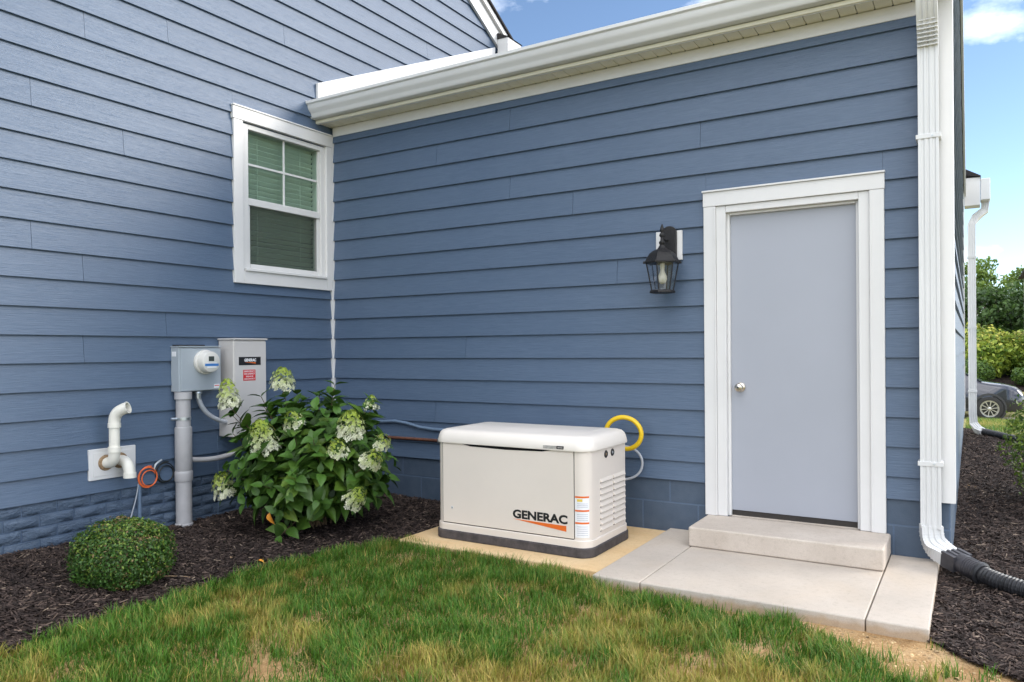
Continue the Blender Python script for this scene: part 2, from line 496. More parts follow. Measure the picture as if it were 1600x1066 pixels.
def smooth(a, b, t):
    t = np.clip((np.asarray(t, float) - a) / (b - a), 0, 1); return t * t * (3 - 2 * t)
def bez(p0, p1, p2, p3, n=14):
    p0, p1, p2, p3 = map(Vector, (p0, p1, p2, p3))
    return [((1 - t) ** 3) * p0 + 3 * t * (1 - t) ** 2 * p1 + 3 * t * t * (1 - t) * p2 + t ** 3 * p3 for t in [i / n for i in range(n + 1)]]

class VN:                                                         # cheap value noise for layouts
    def __init__(s, seed): s.t = np.random.default_rng(seed).random((256, 256))
    def __call__(s, x, y):
        x = np.asarray(x, float); y = np.asarray(y, float)
        xi = np.floor(x).astype(int); yi = np.floor(y).astype(int); fx = x - xi; fy = y - yi
        fx = fx * fx * (3 - 2 * fx); fy = fy * fy * (3 - 2 * fy)
        g = lambda a, b: s.t[a % 256, b % 256]
        return (g(xi, yi) * (1 - fx) + g(xi + 1, yi) * fx) * (1 - fy) + (g(xi, yi + 1) * (1 - fx) + g(xi + 1, yi + 1) * fx) * fy
    def fbm(s, x, y, o=4):
        t = 0; a = .5
        for k in range(o): t = t + a * s(x * 2 ** k + 17 * k, y * 2 ** k + 31 * k); a *= .5
        return t / (1 - .5 ** o)
vn = VN(3); vn2 = VN(5)

# ------------------------------------------------------------------ ground
GY = [-400, -8, -3, -1.2, 0, 4, 8, 12, 20.2, 21, 24, 26, 30, 45, 500]
GZ = [-.4, -.13, -.085, -.065, -.065, -.03, 0.0, -.22, -.86, -.92, -.92, -.45, .05, .2, .6]
def gz(x, y):
    z = np.interp(y, GY, GZ)
    near = (np.asarray(y) < 7)
    return z + np.where(near, (vn.fbm(np.asarray(x) * 1.6, np.asarray(y) * 1.6) - .5) * .03, (vn.fbm(np.asarray(x) * .5, np.asarray(y) * .5) - .5) * .08)

def axis_steps(lo, hi, n0, n1, dense, far):
    a = list(np.arange(n0, n1 + 1e-6, dense)); s = dense
    x = a[-1]
    while x < hi: s = min(s * 1.35, far); x += s; a.append(min(x, hi))
    x = a[0]; s = dense
    while x > lo: s = min(s * 1.35, far); x -= s; a.insert(0, max(x, lo))
    return np.array(a)
gx = axis_steps(-400, 400, 0, 7, .07, 40); gy = axis_steps(-400, 500, -4.2, 9, .07, 30)
GXm, GYm = np.meshgrid(gx, gy, indexing='ij')
gco = np.stack([GXm, GYm, gz(GXm, GYm)], -1).reshape(-1, 3)
ii, jj = np.meshgrid(np.arange(len(gx) - 1), np.arange(len(gy) - 1), indexing='ij')
b0 = (ii * len(gy) + jj).ravel()
gfa = np.stack([b0, b0 + len(gy), b0 + len(gy) + 1, b0 + 1], -1)
g = rawmesh('ground', gco, gfa, 'soil'); tag(g, kind='structure')
g.data.polygons.foreach_set('use_smooth', [True] * len(g.data.polygons))

# mulch beds
XB_Y = [-6, -3.4, -2.8, -2.3, -1.72, -1.36, -.97, 0]
XB_X = [1.36, 1.34, 1.325, 1.30, 1.40, 1.52, 1.70, 1.72]
def xb(y): return np.interp(y, XB_Y, XB_X) + (vn2.fbm(np.asarray(y) * 3.1, 0.5 + 0 * np.asarray(y)) - .5) * .08
def mz_left(x, y):
    e = np.clip(x / xb(y), 0, 1)
    top = -.045 + .05 * smooth(-1.7, -2.9, y) + .03 * smooth(-.9, -.1, y)
    edge = gz(x, y) - .02
    return top * (1 - e ** 3) + edge * e ** 3 + .02 + (vn.fbm(x * 5, y * 5) - .5) * .035
def mz_right(x, y):
    return -.045 + .05 * smooth(1, 7, y) + (vn.fbm(x * 5 + 9, y * 5) - .5) * .035 - .08 * smooth(.8, 1.3, (x - 4.85) / (1.0 + .02 * y))
def sheet(name, fz, us, vs_, fx):
    pts = []
    for v_ in vs_:
        for u in us:
            x = fx(u, v_); pts.append((x, v_, float(fz(x, v_))))
    n = len(us); fa = np.array([(i * n + j, i * n + j + 1, (i + 1) * n + j + 1, (i + 1) * n + j) for i in range(len(vs_) - 1) for j in range(n - 1)])
    o = rawmesh(name, np.array(pts), fa, 'mulch'); tag(o, kind='structure')
    o.data.polygons.foreach_set('use_smooth', [True] * len(o.data.polygons))
    return o
sheet('mulch_bed', mz_left, np.linspace(-.0, 1.0, 50), np.linspace(-5.5, .0, 130), lambda u, y: float(u * xb(y)))
MR_Y = [-1.75, -1.52, -1.3, -1.28, 0, 8.3]
def mr_lo(y): return np.interp(y, [-1.6, -1.5, -1.42, -1.28, -1.27, 0, .01, 8.3], [5.25, 5.1, 4.97, 4.86, 4.82, 4.82, 4.87, 4.87]) 
def mr_hi(y): return np.interp(y, [-1.6, 1, 4, 7, 8.3], [6.2, 6.2, 6.1, 5.75, 4.95]) + (vn2.fbm(np.asarray(y) * 2, 3 + 0 * np.asarray(y)) - .5) * .1
sheet('mulch_bed', mz_right, np.linspace(0, 1, 36), np.linspace(-1.6, 8.3, 190), lambda u, y: float(mr_lo(y) + u * (mr_hi(y) - mr_lo(y))))

def chips(name, n, xs, ys, fz, label):
    n = len(xs)
    L = rng.uniform(.008, .026, n) * rng.choice([1, 1, 1.6], n); W = rng.uniform(.0025, .006, n); T = rng.uniform(.0015, .004, n)
    base = [(-1, -1, 0), (1, -.7, 0), (.8, .8, 0), (-.9, .7, 0), (-.8, 0, 1), (.85, .1, 1)]
    faces = [(0, 1, 5, 4), (2, 3, 4, 5)]
    yw = rng.normal(.6, 1.0, n); pt = rng.normal(0, .3, n); rl = rng.normal(0, .45, n)
    m = rots(yw, pt, rl) * np.stack([L, W, T], -1)[:, None, :]
    z = fz(xs, ys) + rng.uniform(0.0, .014, n)
    pal = np.array([(.020, .014, .012), (.034, .024, .021), (.055, .038, .032), (.085, .060, .050), (.14, .10, .078), (.26, .20, .15)])
    c = pal[rng.choice(6, n, p=[.25, .30, .24, .13, .065, .015])] * rng.uniform(.8, 1.2, (n, 1))
    o = batch(name, base, faces, m, np.stack([xs, ys, z], -1), 'chips', c)
    tag(o, label, 'mulch', kind='stuff')
N = 46000
ys = rng.uniform(-4.6, -.005, N); xs = rng.uniform(.003, 1, N) * (xb(ys) + .02)
chips('mulch', N, xs, ys, mz_left, 'dark brown shredded bark mulch bed along the meter wall')
N = 46000
ys = -1.6 + (rng.random(N) ** 1.9) * 9.8; xs = mr_lo(ys) + rng.uniform(0, 1, N) * (mr_hi(ys) - mr_lo(ys))
chips('mulch', N, xs, ys, mz_right, 'dark brown shredded bark mulch beside the patio and garage side wall')

# ------------------------------------------------------------------ concrete patio, step and generator pad
def slab(name, x0, x1, y0, y1, z0, z1, mat, parent=None, bevel=.008):
    mb = MB(); nx, ny = max(2, int((x1 - x0) / .12)), max(2, int((y1 - y0) / .12))
    mb.box(x0, x1, y0, y1, z0, z1)
    return mb.build(name, mat, parent, bevel=bevel, seg=3)
patio = thing('patio', 'pale concrete patio slab with saw-cut joints below the grey door', 'patio', (4.0, -.63, -.1))
slab('slab', 3.20, 3.476, -1.272, -.004, -.16, 0, 'concrete', patio)
slab('slab', 3.480, 4.573, -1.272, -.004, -.16, 0.0, 'concrete', patio)
slab('slab', 4.577, 4.832, -1.272, -.004, -.16, 0, 'concrete', patio)
st = slab('concrete_step', 3.468, 4.578, -.43, -.006, .001, .125, 'step', None, .012)
tag(st, 'single concrete step in front of the grey door', 'step')
pd = slab('generator_pad', 1.70, 3.194, -1.13, -.006, -.12, -.022, 'pad', None, .01)
tag(pd, 'tan stained concrete pad under the generator', 'pad')

# ------------------------------------------------------------------ house
E_ = 0.178; Z0 = 3.31735
house = thing('house', 'blue lap-sided house with attached garage wing and white trim', 'house', (0, 0, 0))

def board(parent, axis, plane, s0b, s0t, s1b, s1t, zb, zt, sign, lip=.0215):
    """one lap board. axis 'x': runs along x on plane y=plane facing sign*y ; axis 'y': along y on plane x=plane"""
    t0 = .002
    zf = lambda z: t0 + (lip - t0) * (zt - z) / (zt - zb)
    prof = [(0.0, zb, 0), (lip - .0015, zb, 0), (lip, zb + .002, 0), (zf(zt), zt, 1), (0.0, zt, 1)]
    def P(s, o, z): return (s, plane + sign * o, z) if axis == 'x' else (plane + sign * o, s, z)
    a = [P(s0t if k else s0b, o, z) for o, z, k in prof]; b = [P(s1t if k else s1b, o, z) for o, z, k in prof]
    return MB().prism(a, b).build('siding_board', 'siding', parent)

def clad(parent, axis, plane, sign, rows, lo, hi, joints=(), rnd=None, holes=()):
    """rows: (zb, zt); lo/hi: functions of z; holes: (s0,s1,z0,z1); joints: {row: [s]}"""
    for k, (zb, zt) in enumerate(rows):
        zc = min(zt, zb + E_)
        segs = [[lo(zb), lo(zc), hi(zb), hi(zc)]]
        for h0, h1, hz0, hz1 in holes:
            if zb < hz1 - .01 and zc > hz0 + .01:
                new = []
                for a, at, b, bt in segs:
                    if h0 > a + .02 and h1 < b - .02: new += [[a, at, h0, h0], [h1, h1, b, bt]]
                    elif h1 >= b - .02 and h0 < b: new.append([a, at, h0, h0])
                    elif h0 <= a + .02 and h1 > a: new.append([h1, h1, b, bt])
                    else: new.append([a, at, b, bt])
                segs = new
                h1c = min(h1, hi(zb))
                if hz0 > zb + .03:                                    # strip of the board running on below the opening
                    board(parent, axis, plane, h0 + .0012, h0 + .0012, h1c, h1c, zb, hz0 + .004, sign)
                if hz1 < zc - .03:                                    # and above it
                    board(parent, axis, plane, h0 + .0012, h0 + .0012, h1c - .0012, h1c - .0012, hz1 + .001, min(zt, zc + .012), sign, .002 + .0195 * (zt - hz1) / (zt - zb))
        for a, at, b, bt in segs:
            cuts = [j for j in joints.get(k, []) if a + .1 < j < b - .1]
            edges = [a] + cuts + [b]; et = [at] + cuts + [bt]
            for i in range(len(edges) - 1):
                g0 = .0012 if i > 0 else 0; g1 = .0012 if i < len(edges) - 2 else 0
                if edges[i + 1] - edges[i] > .02:
                    board(parent, axis, plane, edges[i] + g0, et[i] + g0, edges[i + 1] - g1, et[i + 1] - g1, zb, min(zt, zc + .012), sign)

# --- gabled wall with the window (plane x = 0, facing +x)
RIDGE_Y = -3.6
def rake(z): return 2.725 + (5.02 - z) / .545 if z > 4.2 else 4.2       # inner edge of the rake board
def rake_hi(z): return min(rake(z) + .12, 3.0)
def rake_lo(z): return max(2 * RIDGE_Y - rake(z) - .12, -10.0)
WZ0, WZ1, WY0, WY1 = 1.795, 3.20, -1.105, -.004
wallA = MB()
yt = 3.0
def polyA(x, y0, y1, z0, z1): wallA.box(x, -.002, y0, y1, z0, z1)
polyA(-.22, -10, -1.0, -.2, 5.0); polyA(-.22, -.10, 3.0, -.2, 5.0)
polyA(-.22, -1.0, -.10, -.2, 1.90); polyA(-.22, -1.0, -.10, 3.08, 5.0)
wallA.prism([(-.22, -10, 5.0), (-.22, 3.0, 5.0), (-.22, RIDGE_Y, 8.55)], [(-.002, -10, 5.0), (-.002, 3.0, 5.0), (-.002, RIDGE_Y, 8.55)])
wallA = wallA.build('wall', 'siding', house)
rows = [(.312, .469)] + [(Z0 - k * E_, Z0 - (k - 1) * E_) for k in range(16, -29, -1)]
rows = [(a, b + .012) for a, b in rows]
jr = random.Random(5)
meas = {0: [-2.263], -1: [-1.658], 3: [-2.6], 4: [-2.0], 8: [-2.603], 9: [-2.284], 11: [-1.687], 12: [-2.284], -3: [-.565], -6: [1.421]}
jA = {}
for idx, k in enumerate([17] + list(range(16, -29, -1))):
    base = meas.get(k, [])
    anchor = base[0] if base else jr.uniform(-6.5, -3.3)
    js = [anchor + n * 3.66 for n in range(-3, 3)]
    jA[idx] = [j for j in js if (not (-2.9 < j < 2.9)) or base]
def loA(z): return rake_lo(z)
def hiA(z): return rake_hi(z) if z > 3.45 else -.03
# below the garage roof the wall stops at the inside corner, above it runs on behind the roof flashing
for part_rows, sel in (((0, 18), 'low'), ((18, 99), 'high')):
    rr = rows[part_rows[0]:part_rows[1]]
    jj_ = {i: jA[i + part_rows[0]] for i in range(len(rr)) if i + part_rows[0] in jA}
    clad(wallA, 'y', 0.0, 1, rr, loA, hiA if sel == 'high' else (lambda z: -.028), jj_, holes=[(WY0 + .01, WY1, WZ0 + .01, WZ1 - .004)] if sel == 'low' else [])

# --- garage wall with the door (plane y = 0, facing -y)
GX1 = 4.89; GYD = 7.4
wallB = MB().box(-.2, 3.60, .002, .2, -.2, 3.5).box(4.41, GX1 - .002, .002, .2, -.2, 3.5).box(3.60, 4.41, .002, .2, 2.28, 3.5).build('wall', 'siding', house)
rowsB = [(.336, .469)] + [(Z0 - k * E_, Z0 - (k - 1) * E_) for k in range(16, 0, -1)]
rowsB = [(a, b + .012) for a, b in rowsB]
jB = {}
for idx, k in enumerate([17] + list(range(16, 0, -1))):
    jB[idx] = {2: [1.922], 5: [1.918], 4: [3.534 - .1]}.get(k, [])
    if not jB[idx] and k % 3 == 0: jB[idx] = [jr.choice([.8, 1.3, 2.5, 2.9]) + jr.uniform(-.2, .2)]
clad(wallB, 'x', 0.0, -1, rowsB, lambda z: .03, lambda z: 4.76, jB, holes=[(3.468, 4.548, -1, 2.30)])

# --- garage side wall (plane x = 4.89, facing +x) with its gable
PITCH = .45; EAVE_Z = 3.50; EAVE_Y = -.21; RY = GYD / 2
def roof_z(y): return EAVE_Z + PITCH * (min(y, GYD - y) - EAVE_Y)
wallC = MB()
wallC.prism([(GX1 - .2, .2, -.2), (GX1 - .2, GYD, -.2), (GX1 - .2, GYD, 3.45), (GX1 - .2, RY, roof_z(RY) - .12), (GX1 - .2, .2, 3.45)],
            [(GX1 - .002, .2, -.2), (GX1 - .002, GYD, -.2), (GX1 - .002, GYD, 3.45), (GX1 - .002, RY, roof_z(RY) - .12), (GX1 - .002, .2, 3.45)])
wallC = wallC.build('wall', 'siding', house)
def loC(z): return .10 if z < 3.45 else max(.1, (z + .05 - EAVE_Z) / PITCH + EAVE_Y)
def hiC(z): return GYD - (.10 if z < 3.45 else loC(z))
rowsC = [(a, b) for a, b in [(.336, .481)] + [(Z0 - k * E_, Z0 - (k - 1) * E_ + .012) for k in range(16, -9, -1)] if a < roof_z(RY) - .35]
clad(wallC, 'y', GX1, 1, rowsC, loC, hiC, {i: [jr.uniform(1.5, 6)] for i in range(len(rowsC))})

# --- foundations
fA = MB().box(-.2, -.006, -10, .0, -.6, .312).build('foundation_wall', 'mortar', house)
BH, BL = .0665, .203
def rock_brick(parent, y0, y1, z0, z1, seed):
    rr_ = random.Random(seed); mb = MB()
    ny = 6; nz = 3
    vs, fs = [], []
    for i in range(ny + 1):
        for j in range(nz + 1):
            edge = i in (0, ny) or j in (0, nz)
            x = .002 if edge else .009 + rr_.uniform(-.004, .0055)
            vs.append((x, y0 + (y1 - y0) * i / ny, z0 + (z1 - z0) * j / nz))
    for i in range(ny):
        for j in range(nz):
            a = i * (nz + 1) + j; fs.append((a, a + nz + 1, a + nz + 2, a + 1))
    n = len(vs)
    vs += [(-.006, y0, z0), (-.006, y1, z0), (-.006, y1, z1), (-.006, y0, z1)]
    fs += [(n, n + 3, n + 2, n + 1)]
    c = [0, ny * (nz + 1), ny * (nz + 1) + nz, nz]
    bot = [i * (nz + 1) for i in range(ny + 1)]; top = [i * (nz + 1) + nz for i in range(ny + 1)]
    fs += [tuple([n, n + 1] + bot[::-1]), tuple([n + 3] + top + [n + 2]), tuple([n] + list(range(0, nz + 1)) + [n + 3]),
           tuple([n + 1, n + 2] + [ny * (nz + 1) + j for j in range(nz, -1, -1)])]
    return mb.add(vs, fs).build('brick', 'brick', parent, smooth=70)
course = 0; z = .304
while z > -.15:
    y = -4.6 + (course % 2) * (BL + .009) / 2 + .03
    while y < -.05:
        rock_brick(fA, y, min(y + BL, -.012), z - BH, z, course * 100 + int((y + 5) * 40))
        y += BL + .009
    z -= BH + .0095; course += 1
fB = MB().box(.0, 3.56, .006, .2, -.6, .336).box(4.46, GX1 - .004, .006, .2, -.6, .336).box(3.56, 4.46, .006, .2, -.6, .049).build('foundation_wall', 'mortar', house)
for c, (z1, z0) in enumerate(((.330, .182), (.174, -.02), (-.028, -.222))):
    x = .02 - (c % 2) * .2
    while x < GX1 - .02:
        a, b = max(x, .02), min(x + .39, GX1 - .006)
        for s0, s1 in ((a, min(b, 3.47)), (max(a, 4.54), b)):
            if s1 - s0 > .02: MB().box(s0, s1, .0005, .03, z0, z1).build('block', 'block', fB, bevel=.004)
        x += .398
fC = MB().box(GX1 - .2, GX1 - .006, .2, GYD, -.6, .336).build('foundation_wall', 'mortar', house)
for c, (z1, z0) in enumerate(((.330, .182), (.174, -.02), (-.028, -.222))):
    y = .0 - (c % 2) * .2
    while y < GYD:
        a, b = max(y, .03), min(y + .39, GYD)
        MB().box(GX1 - .03, GX1 - .0005, a, b, z0, z1).build('block', 'block', fC, bevel=.004)
        y += .398

# --- corner boards
MB().box(.002, .034, -.034, -.002, .312, 3.205).build('corner_trim', 'trim', house, bevel=.003)
ct = MB().box(4.742, GX1 + .026, -.026, .004, .338, 3.42).build('corner_trim', 'trim', house, bevel=.003)
MB().box(GX1 - .002, GX1 + .026, .005, .11, .338, 3.5).build('corner_trim', 'trim', house, bevel=.003)
MB().box(GX1 - .002, GX1 + .026, GYD - .1, GYD + .02, .338, 3.5).build('corner_trim', 'trim', house, bevel=.003)

# --- frieze, soffit, fascia, gutter
MB().box(.036, 4.741, -.024, -.001, 3.195, 3.279).build('frieze_board', 'trim', house, bevel=.003)
soff = MB().box(.003, GX1 + .03, -.175, -.004, 3.302, 3.33).build('soffit', 'dark_gap', house)
xx = .006
while xx < GX1:
    x1 = min(xx + .098, GX1 + .02)
    mb = MB().box(xx, x1 - .004, -.172, -.022, 3.283, 3.30)
    mb.box(xx, x1 - .010, -.022, -.006, 3.283, 3.30)
    mb.build('soffit_panel', 'soffit', soff, bevel=.002)
    xx += .098
MB().box(.003, GX1 + .03, -.186, -.174, 3.272, 3.500).build('fascia', 'trim', house, bevel=.002)
MB().box(.003, GX1 + .03, -.2, -.187, 3.276, 3.302).build('soffit_channel', 'soffit', house, bevel=.002)
def kprof(o=0.0):
    return [(-.188, 3.452), (-.188, 3.308), (-.255, 3.308), (-.262, 3.314), (-.266, 3.335), (-.274, 3.352), (-.290, 3.368), (-.300, 3.388), (-.303, 3.415), (-.318, 3.425), (-.318, 3.448), (-.306, 3.448), (-.306, 3.43),
            (-.292, 3.415), (-.288, 3.388), (-.270, 3.36), (-.258, 3.345), (-.250, 3.316), (-.194, 3.316), (-.194, 3.452)]
gut = MB().xprism(kprof(), .012, GX1 + .05).build('gutter', 'gutter', house, bevel=.0012)
cap = [(-.188, 3.452), (-.188, 3.306), (-.256, 3.306), (-.264, 3.312), (-.269, 3.335), (-.277, 3.352), (-.293, 3.368), (-.303, 3.388), (-.306, 3.415), (-.321, 3.425), (-.321, 3.45)]
for x0, x1 in ((.006, .0118), (GX1 + .0502, GX1 + .056)):
    MB().xprism(cap, x0, x1).build('gutter_end_cap', 'gutter', gut)

# --- garage roof, flashing and rakes
def slope_slab(mb, x0, x1, ya, yb, dz0, dz1):
    mb.prism([(x0, ya, roof_z(ya) + dz0), (x0, yb, roof_z(yb) + dz0), (x0, yb, roof_z(yb) + dz1), (x0, ya, roof_z(ya) + dz1)],
             [(x1, ya, roof_z(ya) + dz0), (x1, yb, roof_z(yb) + dz0), (x1, yb, roof_z(yb) + dz1), (x1, ya, roof_z(ya) + dz1)])
mb = MB(); slope_slab(mb, .03, GX1 + .05, -.21, RY, -.075, -.045); slope_slab(mb, .03, GX1 + .05, RY, GYD + .2, -.075, -.045)
deck = mb.build('roof', 'shingle', house)
yy = -.245
rowi = 0
while yy < RY:
    mb = MB(); slope_slab(mb, .03, GX1 + .065, yy, min(yy + .16, RY), -.043, -.030)
    mb.build('shingle_course', 'shingle', deck)
    yy += .145
# step flashing board on the gabled wall
fb = MB()
za, zb_ = -.205, 2.74
fb.prism([(.016, za, 3.45), (.016, zb_, roof_z(zb_) - .06), (.016, zb_, 4.948), (.016, za, 3.632)], [(.042, za, 3.45), (.042, zb_, roof_z(zb_) - .06), (.042, zb_, 4.948), (.042, za, 3.632)])
fb.build('flashing_board', 'trim', house, bevel=.002)
# garage rake boards over the side wall
mb = MB()
for ya, yb in ((-.19, RY), (RY, GYD + .2)):
    slope_slab(mb, GX1 + .027, GX1 + .050, ya, yb, -.24, -.045)
mb.build('rake_board', 'trim', house)

# --- main gable rake, eave return and roof
def rk(y): return 5.02 - .545 * (y - 2.725)
def rake_piece(name, mat, x0, x1, y0, y1, d0, d1):
    return MB().prism([(x0, y0, rk(y0) + d0), (x0, y1, rk(y1) + d0), (x0, y1, rk(y1) + d1), (x0, y0, rk(y0) + d1)],
                      [(x1, y0, rk(y0) + d0), (x1, y1, rk(y1) + d0), (x1, y1, rk(y1) + d1), (x1, y0, rk(y0) + d1)]).build(name, mat, house, bevel=.002)
rake_piece('rake_board', 'trim', .016, .048, RIDGE_Y, 2.86, .0, .20)
rake_piece('rake_molding', 'trim', .016, .085, RIDGE_Y, 3.25, .203, .275)
r2 = rake_piece('roof', 'shingle', -6, .11, RIDGE_Y, 3.62, .278, .310)
MB().prism([(-6, RIDGE_Y, rk(RIDGE_Y) + .278), (-6, -10.5, rk(3.3) + .278), (-6, -10.5, rk(3.3) + .31), (-6, RIDGE_Y, rk(RIDGE_Y) + .31)],
           [(.11, RIDGE_Y, rk(RIDGE_Y) + .278), (.11, -10.5, rk(3.3) + .278), (.11, -10.5, rk(3.3) + .31), (.11, RIDGE_Y, rk(RIDGE_Y) + .31)]).build('roof', 'shingle', house)
er = MB().box(.05, .20, 2.78, 3.10, 4.80, 5.055).build('eave_return', 'trim', house, bevel=.003)
MB().prism([(.05, 2.77, 5.057), (.05, 3.11, 5.057), (.05, 3.0, 5.12), (.05, 2.77, 5.12)], [(.215, 2.77, 5.057), (.215, 3.11, 5.057), (.06, 3.0, 5.13), (.06, 2.77, 5.13)]).build('return_cap', 'shingle', er)
MB().box(.055, .195, 2.79, 3.09, 4.782, 4.799).build('return_soffit', 'dark_gap', er)
MB().prism([(.016, 3.102, 4.80), (.016, 3.52, 4.80), (.016, 3.56, 4.86), (.016, 3.14, 5.08), (.016, 3.102, 5.08)], [(.10, 3.102, 4.80), (.10, 3.52, 4.80), (.10, 3.56, 4.86), (.10, 3.14, 5.08), (.10, 3.102, 5.08)]).build('fascia', 'trim', er)

# --- front eave return and far downspout of the garage
er = MB().box(GX1 + .03, GX1 + .22, GYD - .02, GYD + .26, 3.23, 3.62)
er = er.build('eave_return', 'trim', house, bevel=.004)
MB().box(GX1 + .225, GX1 + .34, GYD + .0, GYD + .30, 3.30, 3.60).build('gutter_end', 'gutter', er, bevel=.01)
MB().prism([(GX1 + .02, GYD - .05, 3.66), (GX1 + .23, GYD - .05, 3.62), (GX1 + .23, GYD - .05, 3.635), (GX1 + .02, GYD - .05, 3.76)],
           [(GX1 + .02, GYD + .3, 3.66), (GX1 + .23, GYD + .3, 3.62), (GX1 + .23, GYD + .3, 3.635), (GX1 + .02, GYD + .3, 3.76)]).build('return_cap', 'shingle', er)
def rect_sweep(mb, path, w, d, side):
    rings = []
    path = [Vector(p) for p in path]; side = Vector(side).normalized()
    for i, p in enumerate(path):
        t = (path[min(i + 1, len(path) - 1)] - path[max(i - 1, 0)]).normalized()
        s = (side - t * side.dot(t)).normalized(); u = s.cross(t)
        rr_ = []
        for a, b in ((-1, -1), (-.72, -1), (-.66, -.86), (-.44, -.86), (-.38, -1), (-.14, -1), (-.08, -.86), (.08, -.86), (.14, -1), (.38, -1), (.44, -.86), (.66, -.86), (.72, -1), (1, -1), (1, 1), (-1, 1)):
            rr_.append(p + s * (a * w / 2) + u * (b * d / 2))
        rings.append(rr_)
    mb.loft(rings); return mb
ds2 = MB(); cx, cy = GX1 + .115, GYD + .10
rect_sweep(ds2, [(cx + .17, cy + .1, 3.30), (cx + .16, cy + .1, 3.18), (cx + .05, cy + .05, 3.08), (cx, cy, 2.98), (cx, cy, .30), (cx + .01, cy, .16), (cx + .06, cy - .06, .08), (cx + .12, cy - .14, .05)], .10, .075, (1, .0, 0))
d2 = ds2.build('downspout', 'gutter', house, smooth=30)
for zz in (2.5, 1.5, .6): MB().box(cx - .056, cx + .056, cy - .045, cy + .045, zz, zz + .03).build('strap', 'gutter', d2)

# --- near downspout
DX, DY, DW, DD = 4.793, -.079, .104, .072
mb = MB()
path = [(DX, -.232, 3.31), (DX, -.232, 3.26), (DX, -.215, 3.20), (DX, -.165, 3.12), (DX, -.118, 3.06), (DX, -.088, 3.00), (DX, DY, 2.94), (DX, DY, 2.90)]
el = rect_sweep(mb, path, DW * 1.02, DD * 1.02, (1, 0, 0)).build('downspout', 'gutter', house, smooth=30)
el['label'] = 'white fluted downspout at the garage corner beside the door'
rect_sweep(MB(), [(DX, DY, 2.925), (DX, DY, .20)], DW, DD, (1, 0, 0)).build('pipe', 'gutter', el, smooth=30)
for i in range(7):                                                    # crimped ribs of the upper elbow
    t = .18 + i * .11
    zz = 3.13 - t * .19; yy = -.17 + t * .085
    MB().box(DX - DW * .5, DX + DW * .5, yy - DD * .53, yy + DD * .45, zz - .0035, zz + .0035).build('elbow_rib', 'gutter', el, bevel=.003)
for zz in (2.455, .572):
    MB().box(DX - DW / 2 - .012, DX + DW / 2 + .012, DY - DD / 2 - .0035, DY + DD / 2 + .03, zz - .013, zz + .013).build('strap', 'gutter', el, bevel=.002)
    MB().lathe([(.0, -.003), (.006, -.003), (.006, .001), (0, .002)], (DX + .02, DY - DD / 2 - .004, zz), (0, -1, 0), 10).build('screw', 'steel', el)
# lower elbow curving out over the mulch
mb = MB(); rings = []
c0 = Vector((DX, DY, .215)); d_out = Vector((.76, -.62, -.20)).normalized()
pts = bez(c0, c0 + Vector((0, 0, -.10)), Vector((4.86, -.125, .075)) - d_out * .07, Vector((4.886, -.150, .060)), 12)
rect_sweep(MB(), pts, DW * 1.07, DD * 1.07, (1, .25, 0)).build('lower_elbow', 'gutter', el, smooth=25)
for i in range(2, 11):
    p = Vector(pts[i]); t = (Vector(pts[i + 1]) - Vector(pts[i - 1])).normalized()
    rect_sweep(MB(), [p - t * .003, p + t * .003], DW * 1.11, DD * 1.13, (1, .25, 0)).build('elbow_rib', 'gutter', el)

# --- window
win = MB()
Wp = lambda: MB()
w = Wp()
w.box(-.10, .012, -1.012, -.945, 1.895, 3.085).box(-.10, .012, -.15, -.10, 1.895, 3.085)
w.box(-.10, .012, -.945, -.15, 3.045, 3.085).box(-.10, .012, -.945, -.15, 1.895, 1.925)
win = w.build('window', 'vinyl', house, bevel=.004)
win['label'] = 'white double-hung window with closed blinds and divided upper sash'
MB().box(.002, .034, WY0 + .004, -1.013, WZ0, 3.095).build('casing', 'trim', win, bevel=.003)
MB().box(.002, .034, -.100, -.036, WZ0, 3.095).build('casing', 'trim', win, bevel=.003)
MB().box(.002, .033, -1.0125, -.1005, WZ0, 1.894).build('casing', 'trim', win, bevel=.003)
MB().box(.002, .038, WY0 - .004, -.0352, 3.0955, 3.196).build('head_casing', 'trim', win, bevel=.003)
MB().box(.002, .046, WY0 - .008, -.0352, 3.1962, 3.208).build('drip_cap', 'trim', win, bevel=.002)
MB().box(.002, .050, -1.0, -.112, 1.8945, 1.917).build('sill', 'vinyl', win, bevel=.004)
MB().box(-.05, .004, -.944, -.151, 2.435, 2.492).build('meeting_rail', 'vinyl', win, bevel=.004)
for y0, y1, z0, z1, nm in ((-.944, -.918, 1.926, 2.434, 'sash'), (-.185, -.1515, 1.926, 2.434, 'sash'), (-.944, -.935, 2.493, 3.044, 'sash'), (-.165, -.1515, 2.493, 3.044, 'sash'), (-.917, -.186, 1.926, 1.96, 'sash')):
    MB().box(-.055, -.006, y0, y1, z0, z1).build(nm, 'vinyl', win, bevel=.003)
MB().box(-.030, -.026, -.934, -.166, 2.493, 3.044).build('pane', 'pane', win)
MB().box(-.040, -.036, -.917, -.186, 1.961, 2.434).build('pane', 'pane', win)
MB().box(-.0125, -.0115, -.917, -.186, 1.961, 2.434).build('insect_screen', 'screen', win)
MB().box(-.036, -.020, -.555, -.537, 2.493, 3.044).build('muntin', 'vinyl', win, bevel=.002)
MB().box(-.0365, -.0195, -.934, -.556, 2.762, 2.780).build('muntin', 'vinyl', win, bevel=.002)
MB().box(-.0365, -.0195, -.536, -.166, 2.762, 2.780).build('muntin', 'vinyl', win, bevel=.002)
